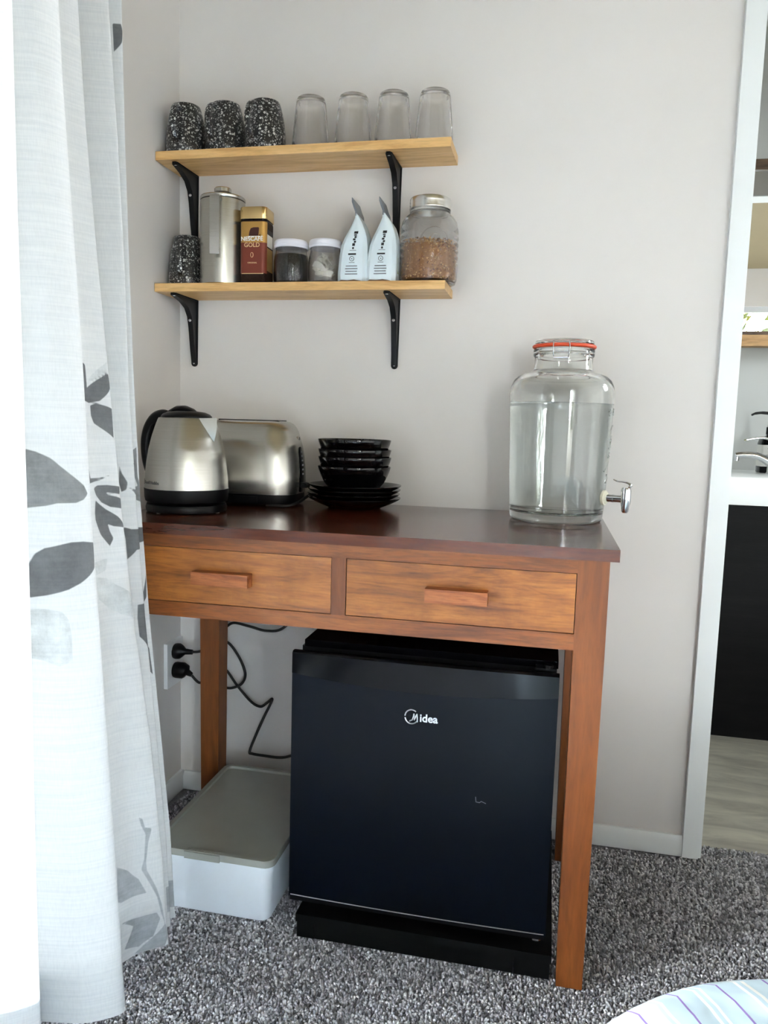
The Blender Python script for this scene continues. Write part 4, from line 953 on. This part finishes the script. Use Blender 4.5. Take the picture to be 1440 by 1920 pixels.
for s in (-1, 1):
    tube(bm, smoothpath([(s*0.014-0.006, -0.0595, 0.3260), (s*0.015-0.006, -0.0635, 0.3330), (s*0.0155-0.006, -0.0650, 0.3450), (s*0.0145-0.006, -0.0640, 0.3560)], 5), 0.0011, 8)
tube(bm, [(-0.020, -0.0600, 0.3250), (0.008, -0.0600, 0.3250)], 0.0011, 8)
tube(bm, [(0.0610*math.cos(a), 0.0610*math.sin(a), 0.3372) for a in np.linspace(0, 2*PI, 49)[:-1]], 0.0008, 8, closed=True)
obj('wire_clasp', bm, 'chrome', t)
TD = -0.42; ca, sa = math.cos(TD), math.sin(TD)
tap = obj('tap', mesh_from('tap', (lambda b: (tube(b, [(0.0990, 0, 0.0530), (0.1010, 0, 0.0530), (0.1400, 0, 0.0530)], [0.0075, 0.0075, 0.0075], 20), tube(b, [(0.1180, 0, 0.0530), (0.1200, 0, 0.0530)], 0.0082, 20), lathe(b, [(0, 0.0270), (0.0050, 0.0270), (0.0068, 0.0300), (0.0082, 0.0400), (0.0098, 0.0480), (0.0102, 0.0560), (0.0095, 0.0640), (0.0100, 0.0700), (0.0080, 0.0760), (0, 0.0765)], 24, (0.1440, 0)), b)[-1])(B()), 'chrome'), None, t, rot=(0, 0, TD))
bm = B(); tube(bm, [(0.0950, 0, 0.0530), (0.0980, 0, 0.0530), (0.0985, 0, 0.0530), (0.1030, 0, 0.0530), (0.1035, 0, 0.0530), (0.1065, 0, 0.0530)], [0.011, 0.0125, 0.0150, 0.0150, 0.0125, 0.0110], 24); obj('washer', bm, 'washer', t, rot=(0, 0, TD))
bm = B(); pts = smoothpath([(0.1490, 0, 0.0765), (0.1530, 0, 0.0800), (0.1480, 0, 0.0850), (0.1380, 0, 0.0870), (0.1270, 0, 0.0875), (0.1180, 0, 0.0905)], 6)
tube(bm, pts, np.interp(np.linspace(0, 1, len(pts)), [0, 0.3, 1], [0.0050, 0.0055, 0.0028]).tolist(), 12, flat=0.5); obj('tap_lever', bm, 'chrome', tap)
# raised lettering and flourish in the glass on the tap side
def curl(pts, r=0.0012):
    bm = B(); tube(bm, [((np.interp(z, [0.03, 0.18, 0.235], [0.0955, 0.1015, 0.1035])+0.0009)*math.cos(a), (np.interp(z, [0.03, 0.18, 0.235], [0.0955, 0.1015, 0.1035])+0.0009)*math.sin(a), z) for a, z in [(p[0], p[1]) for p in smoothpath([(a, z, 0) for a, z in pts], 6)]], r, 6); obj('embossing', bm, 'dispglass', t)
curl([(-0.10, 0.196), (-0.30, 0.188), (-0.38, 0.165), (-0.30, 0.150), (-0.20, 0.168), (-0.24, 0.145), (-0.32, 0.132), (-0.18, 0.155), (-0.12, 0.175)])
curl([(-0.22, 0.135), (-0.36, 0.115), (-0.48, 0.105)]); curl([(-0.30, 0.098), (-0.24, 0.090), (-0.34, 0.082)])
curl([(-0.50, 0.222), (-0.46, 0.226), (-0.42, 0.222), (-0.46, 0.214), (-0.50, 0.222)]); curl([(-0.36, 0.215), (-0.35, 0.228)]); curl([(-0.28, 0.216), (-0.24, 0.228), (-0.20, 0.216), (-0.26, 0.222)])

# ------------------------------------------------------------------ mini fridge on its plinth
PLX0, PLX1 = 0.4780, 0.9360
t = thing('fridge_plinth', 'low black timber plinth under the mini fridge', 'plinth', (0.707, -0.26, 0))
cpart('top_board', 'plinth', t, (-0.231, 0.231, -0.226, 0.20, 0.030, 0.045))
cpart('front_board', 'plinth', t, (-0.2285+0.034, 0.2285-0.062, -0.2235, -0.205, 0.0, 0.030))
cpart('block', 'plinth', t, (-0.2285, -0.2285+0.0335, -0.2245, -0.18, 0.0, 0.030)); cpart('block', 'plinth', t, (0.2285-0.0615, 0.2285, -0.2245, -0.18, 0.0, 0.030))
cpart('back_board', 'plinth', t, (-0.2285, 0.2285, 0.17, 0.19, 0.0, 0.030))
F0 = 0.045
t = thing('mini_fridge', 'black mini fridge standing under the table', 'fridge', (0.6930, -0.2600, F0))
ds = -0.2200  # door front plane (y = -0.48)
hw = 0.2325
cpart('cabinet', 'fridge_side', t, (-hw+0.004, hw-0.004, ds+0.046, 0.180, 0.018, 0.4930), bevel=0.004)
cpart('worktop', 'gloss', t, (-hw+0.010, hw-0.002, ds+0.040, 0.185, 0.4935, 0.5060), bevel=0.004)
for x in (-0.19, 0.19):
    for y in (ds+0.05, 0.15):
        bm = B(); lathe(bm, [(0, 0), (0.013, 0), (0.014, 0.003), (0.010, 0.006), (0.006, 0.018), (0, 0.018)], 16, (x, y)); obj('foot', bm, 'plastic', t)
# door: faintly bowed slab, soft edges
bm = B(); N = 16; poly = [(-hw + 2*hw*k/N, ds - 0.004*(1-(2*k/N-1)**2)) for k in range(N+1)] + [(hw, ds+0.040), (-hw, ds+0.040)]
prism(bm, poly, 'Z', 0.030, 0.4600)
door = obj('door', bm, 'fridge', t, bevel=0.0025)
def dy(x): return ds - 0.004*(1-(x/hw)**2)
# curved glossy handle strip along the top of the door
bm = B(); top = []; n = 24; rings = []
for k in range(n+1):
    x = -hw+2*hw*k/n; y = dy(x)-0.0012; drop = 0.466+0.0-0.003-0.014*(1-(x/hw)**2)-0.0075
    rings.append([(x, y, drop), (x, y+0.0006, 0.4915), (x, y+0.004, 0.4950), (x, ds+0.012, 0.4950), (x, ds+0.014, 0.4880), (x, ds+0.036, 0.4860), (x, ds+0.040, 0.4800), (x, ds+0.040, 0.4602), (x, y+0.0095, 0.4602), (x, y+0.0040, drop)])
loft(bm, rings); obj('handle_strip', bm, 'gloss', door)
bm = B(); tube(bm, [(-hw+0.003+2*(hw-0.003)*k/20, dy(-hw+2*hw*k/20)-0.0008, 0.0335) for k in range(21)], 0.0010, 6); obj('door_trim', bm, 'silver', door)
cpart('door_bottom', 'plastic', door, (-hw+0.002, hw-0.002, ds+0.001, ds+0.038, 0.022, 0.0300), bevel=0.001)
bm = B(); box(bm, hw-0.040, hw-0.006, ds+0.018, ds+0.060, 0.4950, 0.4990); lathe(bm, [(0, 0.4990), (0.008, 0.4990), (0.008, 0.5040), (0, 0.5045)], 14, (hw-0.018, ds+0.026)); obj('hinge', bm, 'plastic', t, bevel=0.001)
bm = B(); lathe(bm, [(0, 0.017), (0.011, 0.017), (0.011, 0.0225), (0, 0.0225)], 16, (hw-0.016, ds+0.014)); obj('hinge_pin', bm, 'chrome', t)
LXc, LZc = -0.0130, 0.3990
def ondoor(x0, z0, off=0.0006):
    return lambda x, y, d: (x0+x, dy(x0+x)-off-d, z0+y)
text('lettering', 'idea', 0.0195, 'silver', door, ondoor(LXc+0.0140, LZc-0.0012), 0.0003, 'LEFT', bold=0.0004)
bm = B()
for a0, a1, w in ((50, 176, 0.0011), (190, 322, 0.0012)):
    tube(bm, [(LXc+0.0115*math.cos(math.radians(a)), dy(LXc)-0.0008, LZc+0.0125*math.sin(math.radians(a))) for a in np.linspace(a0, a1, 18)], w, 8)
for pts in ([(-0.0035, -0.0080), (0.0015, -0.0055), (0.0035, 0.0005), (0.0042, 0.0060)], [(0.0042, 0.0060), (0.0050, 0.0010), (0.0052, -0.0055)], [(0.0052, -0.0055), (0.0075, 0.0010), (0.0095, 0.0058)], [(0.0095, 0.0058), (0.0102, 0.0), (0.0104, -0.0085)]):
    tube(bm, [(LXc+x, dy(LXc)-0.0008, LZc+z) for x, z in pts], 0.0012, 8)
obj('emblem', bm, 'silver', door)
bm = B(); 
for pts in ([(0.103, 0.268), (0.104, 0.259), (0.110, 0.2585)], [(0.110, 0.2585), (0.113, 0.261), (0.121, 0.258)]): tube(bm, [(x, dy(x)-0.0002, z) for x, z in pts], 0.0006, 6)
obj('scuff_mark', bm, 'greyprint', door)

# ------------------------------------------------------------------ storage box with lid
t = thing('storage_box', 'white plastic storage box with a grey clip-on lid beside the fridge', 'storage box', (0.2960, -0.2830, 0))
def rb(x0, x1, y0, y1, z, r=0.018): return [(x, y, z) for x, y in rrect(x0, x1, y0, y1, r, 5)]
hx, hy = 0.122, 0.182
bm = B(); loft(bm, [rb(-hx+0.006, hx-0.006, -hy+0.005, hy-0.005, 0), rb(-hx+0.004, hx-0.004, -hy+0.003, hy-0.003, 0.004), rb(-hx, hx, -hy, hy, 0.098), rb(-hx-0.0025, hx+0.0025, -hy-0.0025, hy+0.0025, 0.0990), rb(-hx-0.003, hx+0.003, -hy-0.003, hy+0.003, 0.1120)]); obj('box_body', bm, 'boxwhite', t, angle=50)
lx, ly = 0.1275, 0.1865
bm = B(); loft(bm, [rb(-lx, lx, -ly, ly, 0.1122, 0.02), rb(-lx, lx, -ly, ly, 0.1230, 0.02), rb(-lx+0.0015, lx-0.0015, -ly+0.0015, ly-0.0015, 0.1250, 0.02), rb(-lx+0.011, lx-0.011, -ly+0.011, ly-0.011, 0.1250, 0.014), rb(-lx+0.0125, lx-0.0125, -ly+0.0125, ly-0.0125, 0.1200, 0.013), rb(-lx+0.030, lx-0.030, -ly+0.030, ly-0.030, 0.1195, 0.010)])
lid = obj('lid', bm, 'boxlid', t, angle=40)
bm = B(); box(bm, -0.050, 0.022, -ly-0.0020, -ly+0.004, 0.1105, 0.1240); obj('clip', bm, 'boxlid', lid, bevel=0.0008)
bm = B()
for k in range(24): box(bm, -0.047+0.0029*k, -0.0455+0.0029*k, -ly+0.004, -ly+0.010, 0.1248, 0.1256)
g = obj('grip_ribs', bm, 'boxlid', lid, smooth=False)

# ------------------------------------------------------------------ wall socket, plugs and cords
t = thing('wall_socket', 'white double power socket on the left wall under the table', 'socket', (0, -0.048, 0.345))
cpart('face_plate', 'socket', t, (0.0004, 0.0100, -0.040, 0.040, -0.056, 0.056), bevel=0.002)
for z in (0.034, -0.020):
    bm = B(); loft(bm, [[(0.0095, -0.019, z-0.0050), (0.0095, -0.011, z-0.0050), (0.0095, -0.011, z+0.0050), (0.0095, -0.019, z+0.0050)], [(0.0120, -0.018, z-0.0042), (0.0120, -0.012, z-0.0042), (0.0140, -0.012, z+0.0042), (0.0140, -0.018, z+0.0042)]]); obj('switch', bm, 'socket', t, bevel=0.0006)
def cordset(name, label, z, y, plug_pts, plug_r, cord, hang):
    t = thing(name, label, 'power cord', (0.0104, y, z), group='power cords behind the table')
    bm = B(); tube(bm, plug_pts, plug_r, 18); obj('plug', bm, 'plastic', t)
    for k, c in enumerate(cord):
        bm = B(); tube(bm, [Vector(p)-Vector(t.location) for p in smoothpath(c, 8)], 0.0033, 10); obj('cable', bm, 'cord', t)
    return t
cordset('power_cord', 'black power cord from the upper socket looping behind the table leg', 0.3745, -0.050, [(0, 0, 0), (0.0035, 0, 0), (0.013, 0, 0.001), (0.019, 0, 0.001), (0.028, 0, 0.001), (0.046, 0.001, 0.001)], [0.0185, 0.0195, 0.0190, 0.0150, 0.0075, 0.0060],
    [[(0.052, -0.049, 0.3755), (0.075, -0.044, 0.378), (0.098, -0.030, 0.392), (0.134, -0.022, 0.401), (0.165, -0.020, 0.367), (0.183, -0.020, 0.326), (0.176, -0.020, 0.300), (0.156, -0.022, 0.287), (0.134, -0.024, 0.285), (0.110, -0.024, 0.300), (0.104, -0.024, 0.36), (0.110, -0.022, 0.42), (0.133, -0.020, 0.439), (0.154, -0.020, 0.450), (0.196, -0.020, 0.444), (0.238, -0.020, 0.437), (0.279, -0.018, 0.447), (0.320, -0.016, 0.50), (0.340, -0.014, 0.58)]], None)
cordset('power_cord', 'black power cord from the lower socket running down to the fridge', 0.3270, -0.050, [(0, 0, 0), (0.004, 0, 0), (0.022, 0, 0.0), (0.030, 0, -0.002), (0.034, 0, -0.004), (0.044, 0.002, -0.010)], [0.0190, 0.0200, 0.0200, 0.0165, 0.0080, 0.0055],
    [[(0.052, -0.046, 0.316), (0.078, -0.050, 0.300), (0.100, -0.048, 0.330), (0.118, -0.040, 0.345), (0.138, -0.030, 0.331), (0.162, -0.020, 0.292), (0.198, -0.020, 0.255), (0.223, -0.020, 0.244), (0.240, -0.020, 0.255), (0.251, -0.012, 0.264), (0.247, -0.014, 0.250), (0.233, -0.020, 0.218), (0.213, -0.026, 0.167), (0.202, -0.034, 0.1315), (0.212, -0.042, 0.1305), (0.240, -0.046, 0.1310), (0.292, -0.048, 0.1330), (0.345, -0.046, 0.150), (0.440, -0.040, 0.160)]], None)

# ------------------------------------------------------------------ bathroom beyond the doorway
VY = 0.753
t = thing('vanity', 'black timber vanity with a white basin top beyond the doorway', 'vanity', (1.75, 0.97, 0))
cpart('kickboard', 'vanity', t, (-0.44, 0.44, -0.205, 0.225, -0.004, 0.1120))
cpart('cabinet', 'vanity', t, (-0.45, 0.45, -0.200, 0.228, 0.112, 0.7320))
for k in range(2): cpart('door', 'vanity', t, (-0.449+0.4495*k, -0.0015+0.4495*k, -0.2170, -0.2003, 0.1150, 0.7290), bevel=0.0008)
bm = B(); x0, x1, y0, y1 = -0.46, 0.46, -0.226, 0.228
loft(bm, [[(x0, y0, 0.7325), (x1, y0, 0.7325), (x1, y1, 0.7325), (x0, y1, 0.7325)], [(x0, y0, 0.8160), (x1, y0, 0.8160), (x1, y1, 0.8160), (x0, y1, 0.8160)], [(x0+0.006, y0+0.006, 0.8200), (x1-0.006, y0+0.006, 0.8200), (x1-0.006, y1-0.004, 0.8200), (x0+0.006, y1-0.004, 0.8200)], [(-0.05, y0+0.05, 0.8200), (0.40, y0+0.05, 0.8200), (0.40, y1-0.06, 0.8200), (-0.05, y1-0.06, 0.8200)], [(-0.01, y0+0.09, 0.7600), (0.36, y0+0.09, 0.7600), (0.36, y1-0.10, 0.7600), (-0.01, y1-0.10, 0.7600)]])
obj('basin_top', bm, 'basin', t, bevel=0.002)
t = thing('basin_tap', 'chrome lever basin tap with its spout pointing left', 'tap', (1.600, 0.950, 0.8200))
bm = B(); lathe(bm, [(0, 0), (0.024, 0), (0.024, 0.003), (0.020, 0.006), (0.0185, 0.055), (0.020, 0.070), (0.019, 0.088), (0.012, 0.096), (0, 0.097)], 28); obj('tap_body', bm, 'chrome', t)
bm = B(); pts = smoothpath([(-0.004, 0, 0.030), (-0.030, 0, 0.048), (-0.062, 0, 0.059), (-0.095, 0, 0.060), (-0.118, 0, 0.057)], 6)
tube(bm, pts, np.interp(np.linspace(0, 1, len(pts)), [0, 0.4, 1], [0.0185, 0.0135, 0.0110]).tolist(), 16, flat=0.85)
tube(bm, [(-0.113, 0, 0.060), (-0.114, 0, 0.040)], 0.0095, 14); obj('spout', bm, 'chrome', t)
bm = B(); pts = smoothpath([(-0.006, 0, 0.096), (-0.018, 0, 0.112), (-0.040, 0, 0.116), (-0.068, 0, 0.113), (-0.096, 0, 0.106)], 6)
tube(bm, pts, np.interp(np.linspace(0, 1, len(pts)), [0, 0.4, 1], [0.0120, 0.0075, 0.0055]).tolist(), 14, flat=0.6); obj('lever', bm, 'chrome', t)
t = thing('soap_dispenser', 'square black pump bottle with a white label beside the basin tap', 'soap bottle', (1.6050, 1.035, 0.8200))
def sq(s, z, r=0.008): return [(x, y, z) for x, y in rrect(-s, s, -s, s, r, 4)]
bm = B(); loft(bm, [sq(0.030, 0), sq(0.0325, 0.003), sq(0.0325, 0.098), sq(0.029, 0.112), sq(0.016, 0.121), sq(0.013, 0.123), sq(0.013, 0.130)]); obj('bottle_body', bm, 'gloss', t, angle=50)
bm = B(); loft(bm, [sq(0.0328, 0.022), sq(0.0328, 0.093)]); obj('label', bm, 'whiteprint', t)
bm = B()
for zz, w in ((0.080, 0.014), (0.058, 0.018), (0.050, 0.016), (0.036, 0.010)): box(bm, -w, w, -0.0331, -0.0327, zz, zz+0.0025)
obj('label_print', bm, 'greyprint', t)
bm = B(); lathe(bm, [(0, 0.128), (0.0145, 0.128), (0.0150, 0.130), (0.0145, 0.152), (0.011, 0.153), (0.011, 0.160), (0.0055, 0.161), (0.0055, 0.190), (0.012, 0.191), (0.012, 0.199), (0.008, 0.202), (0, 0.202)], 20); tube(bm, smoothpath([(0, 0, 0.196), (-0.030, 0, 0.1985), (-0.052, 0, 0.196), (-0.064, 0, 0.190)], 5), [0.0070]*6+[0.0062]*5+[0.0050]*5, 10, flat=0.7); obj('pump_head', bm, 'plastic', t)
t = thing('wall_mirror', 'wall mirror in a brown wooden frame above the basin', 'mirror', (1.85, 1.2, 1.27))
MX0, MX1 = -0.43, 0.43
cpart('mirror_glass', 'mirror', t, (MX0+0.01, MX1-0.01, -0.012, -0.004, 0.025, 0.575), bevel=0)
cpart('frame_top', 'frame', t, (MX0, MX1, -0.022, -0.001, 0.570, 0.605)); cpart('frame_bottom', 'frame', t, (MX0, MX1, -0.022, -0.001, 0.016, 0.032))
cpart('frame_side', 'frame', t, (MX0, MX0+0.03, -0.022, -0.001, 0.032, 0.570)); cpart('frame_side', 'frame', t, (MX1-0.03, MX1, -0.022, -0.001, 0.032, 0.570))
cpart('ledge', 'ledge', t, (MX0, MX1, -0.060, -0.001, -0.022, 0.0155))

# ------------------------------------------------------------------ bed corner
t = thing('bed', 'bed with a pale blue striped cover at the lower right', 'bed', (1.85, -1.98, 0))
def plan(ins, r):   # rounded-rectangle outline of the bed, inset by ins, corner at (0.90, -0.965)
    return rrect(-0.95+ins, 0.95-ins, -1.0+ins, 1.085-ins, max(r-ins, 0.03), 14)
def dense(pts, n):
    out = []
    for i in range(len(pts)):
        a, b = pts[i], pts[(i+1) % len(pts)]; d = math.hypot(b[0]-a[0], b[1]-a[1]); k = max(1, int(d/n))
        out += [(a[0]+(b[0]-a[0])*j/k, a[1]+(b[1]-a[1])*j/k) for j in range(k)]
    return out
base = dense(plan(0.0, 0.30), 0.03)
rings = []; cx, cy0 = 0, 0.04
for f, z in ((1.0, 0.03), (0.998, 0.15), (1.0, 0.25), (1.0, 0.31), (0.995, 0.345), (0.984, 0.370), (0.966, 0.387), (0.94, 0.396), (0.90, 0.400), (0.8, 0.402), (0.6, 0.402), (0.3, 0.402)):
    row = []
    for i, (x, y) in enumerate(base):
        w = noise.noise(Vector((x*4, y*4, z*2)))*0.012 + (0.012*math.sin(i*0.9)*max(0, 1-z/0.36))
        k = 1 + w/max(0.4, math.hypot(x, y)); row.append((x*f*k, (cy0+(y-cy0)*f)*k, z+0.004*noise.noise(Vector((x*9*f, y*9*f, 3)))))
    rings.append(row)
bm = B(); loft(bm, rings, False, True); obj('bed_cover', bm, 'sheet', t, angle=70)
cpart('bed_base', 'frame', t, (-0.90, 0.90, -0.95, 1.03, 0.0, 0.20), bevel=0.004)
